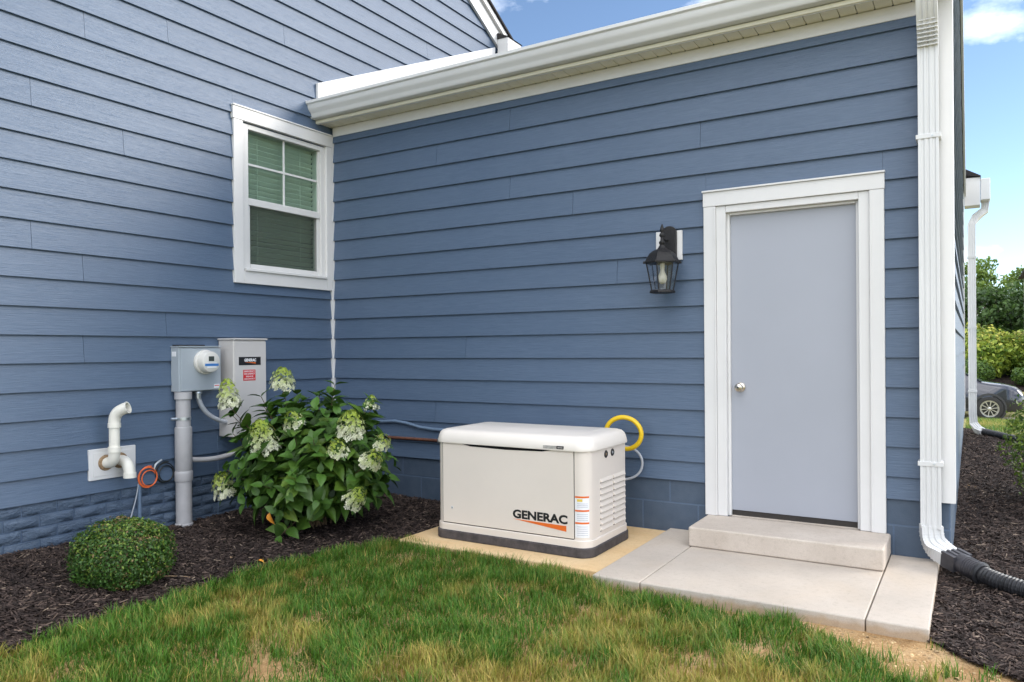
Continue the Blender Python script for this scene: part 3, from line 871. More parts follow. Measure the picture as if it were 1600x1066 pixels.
slat = MB().prism([(-.021, -.405, -.006), (.021, -.405, .006), (.022, -.405, .0085), (0, -.405, .005), (-.022, -.405, -.0035)], [(-.021, .405, -.006), (.021, .405, .006), (.022, .405, .0085), (0, .405, .005), (-.022, .405, -.0035)]).mesh('slat')
sl0 = put('slat', slat, 'blind', win)
zz = 1.935; first = True
while zz < 3.05:
    s_ = sl0 if first else sl0.copy()
    if not first: COL.objects.link(s_)
    first = False
    s_.location = (-.105, -.548 + random.uniform(-.002, .002), zz); s_.rotation_euler = (random.uniform(-.004, .004), R(-30) + random.uniform(-.05, .05), 0)
    zz += .0425
for yv in (-.78, -.31): MB().box(-.083, -.081, yv - .002, yv + .002, 1.92, 3.05).build('ladder_cord', 'blind', win)
MB().box(-.9, -.88, -1.4, .2, 1.4, 3.4).box(-.88, -.22, -1.4, -1.38, 1.4, 3.4).box(-.88, -.22, .18, .2, 1.4, 3.4).box(-.88, -.22, -1.38, .18, 3.38, 3.4).box(-.88, -.22, -1.38, .18, 1.4, 1.42).build('dark_room_box', 'room', win)

# --- door
D0, D1, DZ0, DZ1 = 3.622, 4.392, .150, 2.136
dr = MB().box(D0 - .012, D1 + .012, .040, .085, DZ0 + .012, DZ1 + .01).build('door', 'door', house, bevel=.002)
dr['label'] = 'plain light grey steel door in a white frame'
MB().box(D0 - .012, D1 + .012, .046, .08, .126, DZ0 + .0115).build('door_gap_strip', 'dark_door_gap', dr)  # dark strip across the gap under the door
MB().box(3.575, 4.44, .03, .12, .05, .126).build('threshold', 'step', dr, bevel=.004)
for nm, (x0, x1, z0, z1) in {'a': (3.540, 3.602, .127, 2.195), 'b': (4.412, 4.474, .127, 2.195)}.items():
    MB().box(x0, x1, -.022, .10, z0, z1).build('jamb', 'trim', dr, bevel=.003)
MB().box(3.6025, 4.4115, -.022, .10, 2.150, 2.195).build('jamb', 'trim', dr, bevel=.003)
for x0, x1 in ((3.6025, 3.620), (4.394, 4.4115)):
    MB().box(x0, x1, .012, .039, .127, 2.149).build('stop', 'trim', dr, bevel=.002)
MB().box(3.6205, 4.3935, .012, .039, 2.134, 2.149).build('stop', 'trim', dr, bevel=.002)
for x0, x1 in ((3.457, 3.539), (4.475, 4.555)):
    MB().box(x0, x1, -.033, .0, .126, 2.196).build('casing', 'trim', dr, bevel=.003)
    xm = x1 - .010 if x0 < 4 else x0
    MB().box(xm, xm + .010, -.037, -.0335, .128, 2.192).build('casing_bead', 'trim', dr, bevel=.0015)
MB().box(3.454, 4.558, -.036, .0, 2.1965, 2.292).build('head_casing', 'trim', dr, bevel=.003)
MB().box(3.450, 4.562, -.048, .0, 2.2925, 2.304).build('drip_cap', 'trim', dr, bevel=.002)
kn = MB().lathe([(0, 0), (.032, 0), (.032, .004), (.028, .009), (.014, .012), (.011, .028), (.017, .034), (.026, .044), (.028, .054), (.024, .064), (.012, .070), (0, .071)], (3.680, .040, .985), (0, -1, 0), 24).build('doorknob', 'nickel', dr, smooth=True)
MB().lathe([(0, 0), (.006, 0), (.006, .003), (0, .003)], (3.680, -.0305, .985), (0, -1, 0), 10).build('keyhole', 'black', kn)
# added blocker behind the garage wall so no light leaks through
MB().box(-.2, GX1 - .21, .9, 1.0, -.2, 3.4).build('light_blocker', 'room', house)

# ------------------------------------------------------------------ wall lantern
LX, LY = 3.214, -.165
lan = thing('wall_lantern', 'black coach lantern with clear glass on a white block beside the door', 'lantern', (LX, 0, 1.95))
MB().box(3.12, 3.307, -.032, -.012, 1.855, 2.058).build('mounting_block', 'trim', lan, bevel=.003)
bp = []
for i in range(13): a = math.pi * i / 12; bp.append((LX + .008 + .052 * math.cos(a), 2.045 + .045 * math.sin(a)))
bp = bp + [(LX - .044, 1.87), (LX + .060, 1.87)]
MB().yprism(bp, -.058, -.0325).build('back_plate', 'lamp_iron', lan, bevel=.006)
MB().tube(bez((LX, -.058, 1.925), (LX, -.10, 1.90), (LX, -.15, 1.93), (LX, LY, 1.985), 10), [.013] * 11, 8).build('arm', 'lamp_iron', lan, smooth=True)
MB().tube([(LX, -.06, 1.99), (LX, -.10, 1.985), (LX, -.15, 1.992)], .007, 8).build('arm', 'lamp_iron', lan, smooth=True)
HX = 6
def hexring(r, z, off=0.0): return [(LX + r * math.cos(math.pi / 3 * k + R(30) + off), LY + r * math.sin(math.pi / 3 * k + R(30) + off), z) for k in range(6)]
zt_, zb2, rt, rb = 1.822, 1.640, .108, .072
roof_ = MB().loft([hexring(.122, 1.822), hexring(.124, 1.832), hexring(.114, 1.842), hexring(.106, 1.858), hexring(.088, 1.888), hexring(.062, 1.908), hexring(.034, 1.920), hexring(.024, 1.935), hexring(.014, 1.95)])
roof_.build('roof', 'lamp_iron', lan, bevel=.002)
MB().lathe([(.012, 1.945), (.020, 1.955), (.021, 1.968), (.012, 1.980), (.011, 1.998), (.019, 2.008), (.019, 2.018), (.010, 2.030), (.014, 2.042), (.015, 2.052), (.009, 2.072), (.003, 2.088), (0, 2.09)], (LX, LY, 0), (0, 0, 1), 14).build('finial', 'lamp_iron', lan, smooth=True)
MB().loft([hexring(rb + .014, 1.622), hexring(rb + .016, 1.630), hexring(rb + .010, 1.640), hexring(rb + .004, 1.643)]).build('bottom_rim', 'lamp_iron', lan, bevel=.0015)
for k in range(6):
    a, b = Vector(hexring(rb, 1.640)[k]), Vector(hexring(rt, 1.824)[k])
    MB().tube([a, b], .0048, 6).build('cage_bar', 'lamp_iron', lan, smooth=True)
    a2, b2 = Vector(hexring(rb, 1.643)[(k + 1) % 6]), Vector(hexring(rt, 1.822)[(k + 1) % 6])
    s_ = .97
    cen = lambda p: Vector((LX + (p.x - LX) * s_, LY + (p.y - LY) * s_, p.z))
    q_ = [cen(a), cen(a2), cen(b2), cen(b)]
    n_ = (q_[1] - q_[0]).cross(q_[3] - q_[0]).normalized() * .0015
    MB().prism([p - n_ for p in q_], [p + n_ for p in q_]).build('pane', 'lamp_glass', lan)
for k in range(6):
    p = Vector(hexring(.124, 1.83)[k]); MB().lathe([(0, -.012), (.007, -.006), (.006, .004), (0, .010)], p, (0, 0, 1), 8).build('corner_ball', 'lamp_iron', lan, smooth=True)
MB().lathe([(.014, 1.80), (.015, 1.785), (.013, 1.78), (.017, 1.765), (.028, 1.735), (.030, 1.715), (.024, 1.695), (.010, 1.684), (0, 1.683)], (LX, LY, 0), (0, 0, 1), 16).build('bulb', 'bulb', lan, smooth=True)
MB().lathe([(.016, 1.822), (.016, 1.80), (.015, 1.795)], (LX, LY, 0), (0, 0, 1), 14).build('socket', 'bulb', lan, smooth=True)

# ------------------------------------------------------------------ generator
gen = thing('generator', 'cream standby generator cabinet with dark base and black lettering on a pad', 'generator', (2.44, -.62, -.022))
X0, X1, Y0, Y1 = 1.872, 3.018, -.935, -.305
def rrect(x0, x1, y0, y1, r, n=7):
    o = []
    for cx_, cy_, a0 in ((x1 - r, y1 - r, 0), (x0 + r, y1 - r, 90), (x0 + r, y0 + r, 180), (x1 - r, y0 + r, 270)):
        for i in range(n + 1):
            a = R(a0 + 90 * i / n); o.append((cx_ + r * math.cos(a), cy_ + r * math.sin(a)))
    return o
def ring(d, z, r=.075): return [(x, y, z) for x, y in rrect(X0 - d, X1 + d, Y0 - d, Y1 + d, r + d)]
MB().loft([ring(.014, -.0215), ring(.018, -.016), ring(.018, .032), ring(.012, .038)]).build('base', 'genbase', gen, smooth=35)
MB().loft([ring(.008, .0385), ring(.008, .078), ring(.004, .083)]).build('skirt', 'gen', gen, smooth=35)
body = MB().loft([ring(.0, .0835), ring(.0, .64)]).build('cabinet', 'gen', gen, smooth=35)
# front access panel, slightly proud, bowed under the lid
PX0, PX1 = 1.936, 2.922
MB().prism([(PX0, Y0 - .006, .089), (PX1, Y0 - .006, .089), (PX1, Y0 - .006, .618), (2.70, Y0 - .006, .606), (2.43, Y0 - .006, .600), (2.16, Y0 - .006, .606), (PX0, Y0 - .006, .618)],
           [(PX0, Y0 + .002, .089), (PX1, Y0 + .002, .089), (PX1, Y0 + .002, .618), (2.70, Y0 + .002, .606), (2.43, Y0 + .002, .600), (2.16, Y0 + .002, .606), (PX0, Y0 + .002, .618)]).build('front_panel', 'gen', gen, bevel=.003)
for x in (PX0 - .0045, PX1 + .0005): MB().box(x, x + .004, Y0 - .0015, Y0 + .004, .089, .626).build('panel_seam', 'dark_gap', gen)
MB().box(PX0, PX1, Y0 - .0015, Y0 + .004, .0845, .0888).build('panel_seam', 'dark_gap', gen)
seam = [(PX0 + .13, .626), (PX1 - .13, .626), (2.70, .6085), (2.43, .6025), (2.16, .6085)]
MB().yprism(seam, Y0 - .0015, Y0 + .004).build('handle_shadow', 'dark_gap', gen)  # dark strip drawn as the shadow gap below the lid
# lid
def lring(d, z): return [(x, y, z) for x, y in rrect(X0 - d, X1 + d, Y0 - d, Y1 + d, max(.02, .085 + d))]
lid = MB().loft([lring(.004, .622), lring(.016, .624), lring(.018, .634), lring(.010, .668), lring(.0, .690), lring(-.016, .704), lring(-.045, .712), lring(-.095, .7155), lring(-.10, .7155), lring(-.112, .7190)]).build('lid', 'genlid', gen, smooth=28)
MB().box(2.72, 2.81, Y0 - .0185, Y0 - .010, .632, .652).build('rating_label', 'silver_label', lid)
MB().box(2.812, 2.862, Y0 - .0190, Y0 - .010, .632, .652).build('lid_latch', 'black', lid, bevel=.002)
MB().box(2.822, 2.856, Y0 - .0200, Y0 - .0188, .639, .645).build('latch_slot', 'silver_label', lid)
# louvres on the end
for (ya, yb) in ((-.765, -.585), (-.565, -.375)):
    for i in range(9):
        z = .130 + i * .0375
        m_ = MB()
        m_.prism([(X1 - .004, ya, z - .014), (X1 + .010, ya + .006, z - .016), (X1 + .010, ya + .006, z - .011), (X1 - .004, ya, z + .014)],
                 [(X1 - .004, yb, z - .014), (X1 + .010, yb - .006, z - .016), (X1 + .010, yb - .006, z - .011), (X1 - .004, yb, z + .014)])
        m_.build('louvre', 'gen', gen, bevel=.0015)
        MB().box(X1 - .003, X1 + .0015, ya, yb, z - .0205, z - .0165).build('louvre_gap', 'dark_gap', gen)
for yv, cc in ((-.675, 'foam'), (-.575, 'steel')):
    k_ = MB().lathe([(0, 0), (.024, 0), (.024, .004), (.020, .007), (.017, .003), (0, .003)], (X1 - .001, yv, .582), (1, 0, 0), 18).build('round_vent', 'black', gen, smooth=True)
    MB().lathe([(0, 0), (.009, 0), (.008, .003), (0, .004)], (X1 + .002, yv, .582), (1, 0, 0), 12).build('vent_screw', cc, k_)
# caution label wrapped on the corner
corner = [p for p in rrect(X0 - .0012, X1 + .0012, Y0 - .0012, Y1 + .0012, .0762, 14) if p[0] > X1 - .08 and p[1] < Y0 + .08]
corner = [c for c in corner if math.atan2(c[1] - (Y0 + .075), c[0] - (X1 - .075)) < R(-28)]
corner = [(X1 - .088, Y0 - .0012)] + sorted(corner, key=lambda c: math.atan2(c[1] - (Y0 + .075), c[0] - (X1 - .075)))
def strip(name, mat, z0, z1, off, parent, a=0, b=None):
    cc = corner[a:b]
    cc = [(x + off * .35, y - off) for x, y in cc]
    n = len(cc); vs = [(x, y, z0) for x, y in cc] + [(x, y, z1) for x, y in cc] + [(x - .0002, y + .0006, z0) for x, y in cc] + [(x - .0002, y + .0006, z1) for x, y in cc]
    fs = []
    for i in range(n - 1):
        fs += [(i, i + 1, n + i + 1, n + i), (2 * n + i + 1, 2 * n + i, 3 * n + i, 3 * n + i + 1), (i + 1, i, 2 * n + i, 2 * n + i + 1), (n + i, n + i + 1, 3 * n + i + 1, 3 * n + i)]
    fs += [(0, n, 3 * n, 2 * n), (n - 1, 3 * n - 1, 4 * n - 1, 2 * n - 1)]
    return MB().add(vs, fs).build(name, mat, parent)
lb = strip('caution_label', 'white_ink', .100, .352, .0, gen)
for z in (.341, .258, .183): strip('orange_band', 'orange_ink', z, z + .011, .0008, lb)
for z in (.325,): strip('warning_symbol', 'yellow_ink', z - .006, z + .010, .0008, lb, 1, 6)
for z in (.305, .295, .285, .240, .228, .216, .204, .165, .152, .139, .126, .113): strip('print_line', 'grey_ink', z, z + .003, .0007, lb, 1, -1)
# lettering and orange wedge
text('lettering', 'GENERAC', .072, 'black_ink', gen, (2.488, Y0 - .0068, .176), (1, 0, 0), (0, 0, 1), bold=.0031, width=.392)
wd = [(2.488, .170), (2.50, .1705), (2.872, .176), (2.872, .138), (2.70, .152)]
MB().yprism([(2.488, .168), (2.872, .163), (2.872, .128)], Y0 - .0070, Y0 - .0060).build('orange_wedge', 'orange_ink', gen)
MB().lathe([(0, 0), (.010, 0), (.010, .002), (0, .002)], (2.012, Y0 - .0055, .190), (0, -1, 0), 12).build('lock_plate', 'white_ink', gen)
MB().box(2.009, 2.015, Y0 - .0085, Y0 - .0076, .183, .196).build('keyhole', 'black', gen)

# gas hose and wires at the generator
hp = [(2.80, -.20, .60)]
for i in range(0, 25):
    a = R(165 - i * 11.2); hp.append((2.918 + .128 * math.cos(a), -.165 + .0016 * i, .657 + .112 * math.sin(a)))
hp += [(2.88, -.14, .535), (2.80, -.15, .53)]
tag(MB().tube(hp, .0165, 12).build('gas_hose', 'yellow_pipe', None, smooth=True), 'looped yellow gas hose behind the generator', 'hose')
tag(MB().tube(bez((2.90, -.10, .56), (3.08, -.06, .55), (3.06, -.05, .30), (2.86, -.12, .33), 18), .0085, 8).build('conduit', 'flex_grey', None, smooth=True), 'thin grey flexible conduit looping below the yellow gas hose', 'conduit')
cp = [(.30, -.028, .62), (.45, -.030, .628), (.62, -.030, .632), (.75, -.030, .640), (.88, -.030, .628), (1.02, -.030, .60), (1.18, -.030, .588), (1.45, -.030, .588), (1.9, -.04, .585)]
tag(MB().tube(cp, .0135, 8).build('conduit', 'blue_cable', None, smooth=True), 'wavy blue-grey conduit on the wall above the rusty gas pipe', 'conduit')
gp = thing('gas_pipe', 'rusty iron gas pipe running along the wall behind the hydrangea', 'pipe', (.9, -.03, .50))
MB().tube([(.35, -.034, .497), (1.95, -.034, .500)], .0125, 10).build('pipe', 'rust_pipe', gp, smooth=True)
for x in (.66, 1.22): MB().box(x, x + .02, -.05, -.012, .482, .520).build('clamp', 'steel', gp)

# ------------------------------------------------------------------ meter, transfer switch, conduits
mt = thing('electric_meter', 'grey electric meter box with round glass meter on the blue wall', 'meter', (.0, -1.48, .95))
MB().box(.012, .104, -1.652, -1.308, .957, 1.283).build('box', 'meterbox', mt, bevel=.005)
MB().box(.1045, .112, -1.640, -1.300, .962, 1.272).build('cover', 'meterbox', mt, bevel=.003)
MB().box(.010, .118, -1.656, -1.300, 1.2835, 1.291).build('top_lip', 'meterbox', mt, bevel=.002)
MB().box(.014, .060, -1.64, -1.40, 1.2915, 1.300).build('hub_plate', 'dark_gap', mt)
mc = (.1125, -1.446, 1.172)
MB().lathe([(0, 0), (.090, 0), (.092, .008), (.090, .022), (.084, .026), (.078, .026)], mc, (1, 0, 0), 30).build('meter_ring', 'meter_body', mt, smooth=35)
dome = MB().lathe([(.079, .026), (.079, .075), (.075, .084), (.067, .088), (.0, .0885)], mc, (1, 0, 0), 30).build('meter_cover', 'meter_body', mt, smooth=35)
fx = mc[0] + .089
MB().box(fx - .001, fx + .0012, mc[1] - .026, mc[1] + .020, 1.178, 1.214).build('display', 'lcd', dome, bevel=.0005)
MB().box(fx - .001, fx + .0010, mc[1] - .058, mc[1] + .058, 1.142, 1.160).build('blue_band', 'blue_label', dome)
MB().box(fx - .001, fx + .0010, mc[1] - .044, mc[1] + .044, 1.1615, 1.166).build('white_band', 'white_ink', dome)
MB().box(fx - .001, fx + .0010, mc[1] - .040, mc[1] + .040, 1.128, 1.140).build('white_band', 'white_ink', dome)
MB().box(.112, .1135, -1.362, -1.312, .974, 1.004).build('warning_label', 'white_ink', mt)
MB().box(.1136, .1142, -1.358, -1.316, .990, .996).build('warning_print', 'red_ink', mt)
MB().box(.030, .075, -1.6545, -1.6525, 1.215, 1.25).build('side_sticker', 'white_ink', mt)

xf = thing('transfer_switch', 'tall light grey transfer switch cabinet with black and red labels', 'cabinet', (0, -1.09, .6))
MB().box(.012, .190, -1.245, -.935, .592, 1.336).build('cabinet', 'xfer', xf, bevel=.008)
MB().box(.1905, .1965, -1.238, -.940, .600, 1.325).build('cover', 'xfer', xf, bevel=.004)
MB().box(.008, .204, -1.252, -.928, 1.3365, 1.350).build('top_cap', 'xfer', xf, bevel=.005)
XF = .1967
nl = MB().box(XF, XF + .0015, -1.202, -.994, 1.142, 1.206).build('name_plate', 'black', xf)
text('lettering', 'GENERAC', .030, 'white_ink', nl, (XF + .0022, -1.152, 1.171), (0, 1, 0), (0, 0, 1), bold=.0015, width=.112)
MB().prism([(XF + .0016, -1.150, 1.166), (XF + .0016, -1.044, 1.163), (XF + .0016, -1.044, 1.153)], [(XF + .0022, -1.150, 1.166), (XF + .0022, -1.044, 1.163), (XF + .0022, -1.044, 1.153)]).build('orange_wedge', 'orange_ink', nl)
rl_ = MB().box(XF, XF + .0012, -1.162, -1.046, 1.022, 1.106).build('disconnect_label', 'red_ink', xf)
for body_, z, w_, s_ in (('EMERGENCY', 1.088, .100, .017), ('DISCONNECT', 1.069, .104, .017), ('SERVICE', 1.049, .070, .015), ('DISCONNECT', 1.030, .104, .015)):
    text('lettering', body_, s_, 'white_ink', rl_, (XF + .0018, -1.104 - w_ / 2, z), (0, 1, 0), (0, 0, 1), bold=.0003, width=w_)

cd = thing('conduit_riser', 'thick grey plastic conduit rising from the mulch to the meter box', 'conduit', (.078, -1.60, -.06))
CX, CY = .076, -1.598
MB().lathe([(.0505, .70), (.0505, .905)], (CX, CY, 0), n=22).build('pipe', 'pvc_grey', cd, smooth=35)
MB().lathe([(.047, .955), (.060, .955), (.060, .905), (.056, .900), (.050, .900)], (CX, CY, 0), n=22).build('hub', 'pvc_grey', cd, smooth=35)
MB().lathe([(.0505, .700), (.0585, .698), (.0595, .69), (.0595, .385), (.057, .380)], (CX, CY, 0), n=22).build('expansion_sleeve', 'pvc_grey', cd, smooth=35)
MB().lathe([(.056, .385), (.062, .375), (.063, .36), (.063, .315), (.060, .306), (.054, .303)], (CX, CY, 0), n=22).build('coupling', 'pvc_grey', cd, smooth=35)
MB().lathe([(.0555, .305), (.0555, -.02)], (CX, CY, 0), n=22).build('pipe', 'pvc_grey', cd, smooth=35)
MB().lathe([(.056, .0), (.062, -.004), (.062, -.12), (.056, -.12)], (CX, CY, 0), n=22).build('coupling', 'pvc_grey', cd, smooth=35)
MB().lathe([(.0507, .752), (.0535, .752), (.0535, .772), (.0507, .772)], (CX, CY, 0), n=22).build('strap', 'steel', cd, smooth=35)
MB().tube([(CX - .01, CY - .048, .762), (CX - .02, CY - .085, .762)], .011, 8).build('strap_bolt', 'steel', cd, smooth=35)
tag(MB().tube(bez((.07, -1.47, .952), (.07, -1.47, .80), (.10, -1.35, .72), (.10, -1.20, .70), 16), .0175, 10).build('conduit', 'flex_grey', None, smooth=True), 'curved grey flexible conduit from the meter box to the transfer switch', 'conduit')
fit = thing('conduit_fitting', 'small metal conduit connector under the meter box', 'fitting', (.07, -1.47, .95))
MB().lathe([(.026, .956), (.030, .950), (.030, .938), (.022, .934), (.021, .90)], (.07, -1.47, 0), n=12).build('connector', 'steel', fit, smooth=35)
tag(MB().tube(bez((.07, -1.54, .455), (.07, -1.40, .43), (.10, -1.25, .42), (.12, -1.10, .50), 16), .0195, 10).build('conduit', 'pvc_grey', None, smooth=True), 'pale curved conduit leaving the thick grey riser towards the hydrangea', 'conduit')

# PVC furnace vents
pv = thing('vent_pipes', 'white plastic vent pipes on a square plate near the boxwood', 'vent pipe', (0, -2.1, .5))
MB().box(.006, .026, -2.262, -1.936, .398, .604).build('wall_plate', 'trim', pv, bevel=.004)
MB().box(.0262, .030, -2.235, -1.962, .422, .580).build('plate_panel', 'trim', pv, bevel=.003)
for yv, zv in ((-2.150, .508), (-2.052, .512)):
    MB().lathe([(.037, 0), (.054, 0), (.050, .010), (.040, .014)], (.0295, yv, zv), (1, 0, 0), 18).build('foam_collar', 'foam', pv, smooth=True)
def pipe(path, r=.034): return MB().tube(path, r, 16)
v1 = bez((.0, -2.150, .508), (.10, -2.150, .508), (.125, -2.150, .510), (.130, -2.150, .60), 10)
pipe(v1, .036).build('elbow', 'pvc_white', pv, smooth=40)
MB().lathe([(.036, 0), (.041, 0), (.041, .035), (.036, .035)], (.130, -2.150, .585), n=18).build('socket', 'pvc_white', pv, smooth=40)
pipe([(.130, -2.150, .60), (.130, -2.150, .765)], .0335).build('pipe', 'pvc_white', pv, smooth=40)
MB().lathe([(.034, 0), (.0405, 0), (.0405, .03), (.036, .03)], (.130, -2.150, .748), n=18).build('socket', 'pvc_white', pv, smooth=40)
e = bez((.130, -2.150, .775), (.130, -2.150, .835), (.150, -2.140, .862), (.205, -2.105, .880), 10)
mb = MB(); mb.tube(e, .0375, 18, cap=False); inner = [Vector(p) for p in e]
mb.tube(e, .0315, 18, cap=False)
t_ = (inner[-1] - inner[-2]).normalized()
mb.lathe([(.0315, -.001), (.0405, -.001), (.0405, .006), (.0315, .006), (.0315, -.001)], inner[-1], t_, 18, cap=False)
mb.build('elbow', 'pvc_white', pv, smooth=40)
v2 = bez((.0, -2.052, .512), (.09, -2.052, .514), (.120, -2.052, .512), (.130, -2.045, .425), 10)
pipe(v2, .036).build('elbow', 'pvc_white', pv, smooth=40)
MB().lathe([(.036, 0), (.041, 0), (.041, .035), (.036, .035)], (.130, -2.045, .400), n=18).build('socket', 'pvc_white', pv, smooth=40)
MB().lathe([(.0, 0), (.034, 0), (.034, .002), (0, .002)], (.130, -2.045, .3985), n=18).build('opening', 'dark_gap', pv)

# cable coils
def coil(cy_, cz_, r, turns, thick, mat, label, name='cable_coil', x0=.022, flat=1.0):
    pts = []
    n = int(turns * 26)
    for i in range(n + 1):
        a = 2 * math.pi * i / 26 + 1.2; k = i / n
        rr_ = r * (1 + .16 * math.sin(a * .41 + 1)) 
        pts.append((x0 + .012 * k + .004 * math.sin(a * .7), cy_ + rr_ * math.cos(a) + .006 * math.sin(a * .23), cz_ + rr_ * math.sin(a) * flat + .006 * math.cos(a * .37)))
    o = MB().tube(pts, thick, 7).build(name, mat, None, smooth=True)
    return tag(o, label, 'cable')
coil(-1.845, .362, .064, 2.6, .0046, 'orange_cable', 'coiled orange cable hanging under the vent plate')
coil(-1.712, .378, .064, 2.7, .0038, 'black_cable', 'coiled black cable hanging beside the orange coil')
tag(MB().tube(bez((.03, -1.80, .415), (.03, -1.80, .45), (.035, -1.78, .46), (.035, -1.745, .475), 8), .0075, 8).build('cable_connector', 'steel', None, smooth=True), 'silver coaxial connector above the cable coils', 'connector')
tag(MB().tube([(.016, -1.905, .35), (.016, -1.905, .10), (.016, -1.905, -.06)], .0135, 8).build('cable_conduit', 'blue_cable', None, smooth=True), 'thin painted cable conduit running down the bricks', 'conduit')
tag(MB().tube(bez((.02, -1.915, .33), (.02, -1.93, .20), (.03, -1.98, .12), (.03, -2.02, -.03), 10), .0042, 6).build('ground_wire', 'flex_grey', None, smooth=True), 'thin slanting grey wire behind the boxwood', 'wire')
tag(MB().tube(bez((.016, -1.26, .60), (.018, -1.26, .3), (.02, -1.25, .1), (.02, -1.27, -.05), 8), .0030, 6).build('ground_wire', 'blue_cable', None, smooth=True), 'thin straight wire down the bricks below the transfer switch', 'wire')
gc = MB().box(.010, .022, -1.505, -1.485, .18, .235).build('wire_clip', 'steel', None, bevel=.003); tag(gc, 'small pale clip on the bricks right of the grey riser', 'clip')

# ------------------------------------------------------------------ drain pipes
def corrugated(name, path, r, label, period=.018, adapter=True):
    t = thing(name, label, 'drain pipe', path[0])
    pts = [Vector(p) for p in path]
    out = []; rad = []
    L = 0
    for a, b in zip(pts[:-1], pts[1:]):
        n = max(2, int((b - a).length / (period / 4)))
        for i in range(n):
            out.append(a.lerp(b, i / n)); ph = (L + (b - a).length * i / n) / period
            rad.append(r * (1.0 if (ph % 1) < .55 else .88))
        L += (b - a).length
    MB().tube(out, rad, 14).build('pipe', 'drain', t, smooth=25)
    return t
P0 = Vector((4.878, -.140, .064)); dd = Vector((.70, -.68, -.17)).normalized()
sm = bez(P0 + dd * .22, P0 + dd * .36, Vector((5.28, -.42, -.010)), Vector((5.75, -.62, -.025)), 16)
dp = corrugated('drain_pipe', sm, .047, 'black corrugated drain pipe fed by the downspout beside the patio')
rect_sweep(MB(), [P0 + dd * .012, P0 + dd * .020, P0 + dd * .10], .122, .088, (1, .4, 0)).build('adapter_collar', 'drain_adapter', dp, smooth=30)
MB().tube([P0 + dd * .085, P0 + dd * .12, P0 + dd * .14, P0 + dd * .21], [.052, .056, .054, .054], 16).build('adapter', 'drain_adapter', dp, smooth=30)
for i in range(5):
    MB().tube([P0 + dd * (.135 + i * .014), P0 + dd * (.140 + i * .014)], .0565, 16).build('adapter_ring', 'drain_adapter', dp, smooth=30)
MB().tube([P0 + dd * .205, P0 + dd * .212, P0 + dd * .226, P0 + dd * .233], [.054, .061, .061, .05], 16).build('adapter_flange', 'drain', dp, smooth=30)
pf = bez((5.10, GYD + .02, .055), (5.25, GYD - .1, .045), (5.35, GYD - .6, .045), (5.75, GYD - 1.0, .03), 12)
corrugated('drain_pipe', pf, .05, 'black corrugated drain pipe at the far garage corner', .03)

# ------------------------------------------------------------------ grass
def in_lawn(x, y):
    right = np.interp(y, [-6, -2.4, -1.72, -1.53, -1.38, -1.28], [5.6, 5.05, 4.76, 4.56, 4.38, 4.2])
    top = np.interp(x, [1.2, 1.66, 1.80, 2.3, 2.79, 3.15, 3.3, 3.8, 4.4], [-.9, -.96, -1.06, -1.12, -1.145, -1.20, -1.30, -1.295, -1.30])
    w = (vn2.fbm(x * 7, y * 7) - .5) * .10
    return (x > xb(y) + w) & (x < right + w * 2) & (y < top + w * .3)
def grass_density(x, y):
    d = np.ones_like(x)
    for cx_, cy_, rx, ry, s in ((2.46, -2.92, .30, .17, 1.0), (4.21, -1.72, .16, .13, .92), (4.02, -1.95, .14, .10, .85), (3.62, -2.5, .16, .10, .6), (3.0, -2.3, .10, .07, .55), (3.35, -1.62, .10, .06, .5), (4.55, -2.1, .3, .16, .8)):
        q_ = ((x - cx_) / rx) ** 2 + ((y - cy_) / ry) ** 2
        d *= 1 - s * np.exp(-q_ * 1.1)
    d *= .45 + .55 * smooth(.30, .52, vn.fbm(x * 4.5 + 3, y * 4.5))
    return d
def grass(name, xs, ys, hmul, label, dense=None):
    n = len(xs)
    clump = vn.fbm(xs * 9, ys * 9); dry = vn2.fbm(xs * 2.3 + 5, ys * 2.3 + 2, 4); dry2 = vn.fbm(xs * 11, ys * 11 + 40, 3)
    h = rng.uniform(.022, .075, n) * (.35 + 1.35 * clump) * hmul
    w = rng.uniform(.0011, .0026, n)
    yw = rng.uniform(0, 2 * np.pi, n) * .75 + clump * 9
    lean = np.abs(rng.normal(.35, .30, n)) + .1
    dx, dy = np.cos(yw), np.sin(yw); sx, sy = -dy, dx
    z = gz(xs, ys) - .004
    co = np.zeros((n, 6, 3))
    for r_, (t, wf) in enumerate(((0, 1), (.55, .85), (1, .12))):
        out = lean * h * t ** 1.8; up = h * t * (1 - .25 * lean * t)
        for s_, sg in enumerate((-1, 1)):
            co[:, 2 * r_ + s_, 0] = xs + dx * out + sx * w * wf * sg
            co[:, 2 * r_ + s_, 1] = ys + dy * out + sy * w * wf * sg
            co[:, 2 * r_ + s_, 2] = z + up
    k = smooth(.47, .68, .72 * dry + .28 * dry2)[:, None]
    deep = np.array((.034, .115, .012)); mid = np.array((.105, .225, .022)); straw = np.array((.42, .32, .085)); olive = np.array((.20, .24, .030))
    u = rng.random((n, 1))
    gcol = deep + (mid - deep) * (u * .6 + .4 * (clump[:, None]))
    ycol = olive + (straw - olive) * rng.random((n, 1)) ** 1.3
    c = gcol * (1 - k) + ycol * k
    dead = rng.random(n) < (.05 + .22 * k[:, 0]); c[dead] = straw * rng.uniform(.6, 1.25, (dead.sum(), 1))
    c *= rng.uniform(.78, 1.25, (n, 1))
    cols = np.repeat(c[:, None, :], 6, 1)
    tip = rng.random(n) < .18
    cols[tip, 4:, :] = straw * .9
    fa = np.array([(0, 1, 3, 2), (2, 3, 5, 4)])
    o = rawmesh(name, co.reshape(-1, 3), (fa[None] + (np.arange(n) * 6)[:, None, None]).reshape(-1, 4), 'grass', cols.reshape(-1, 3))
    o.data.polygons.foreach_set('use_smooth', [True] * len(o.data.polygons))
    return tag(o, label, 'grass', kind='stuff')
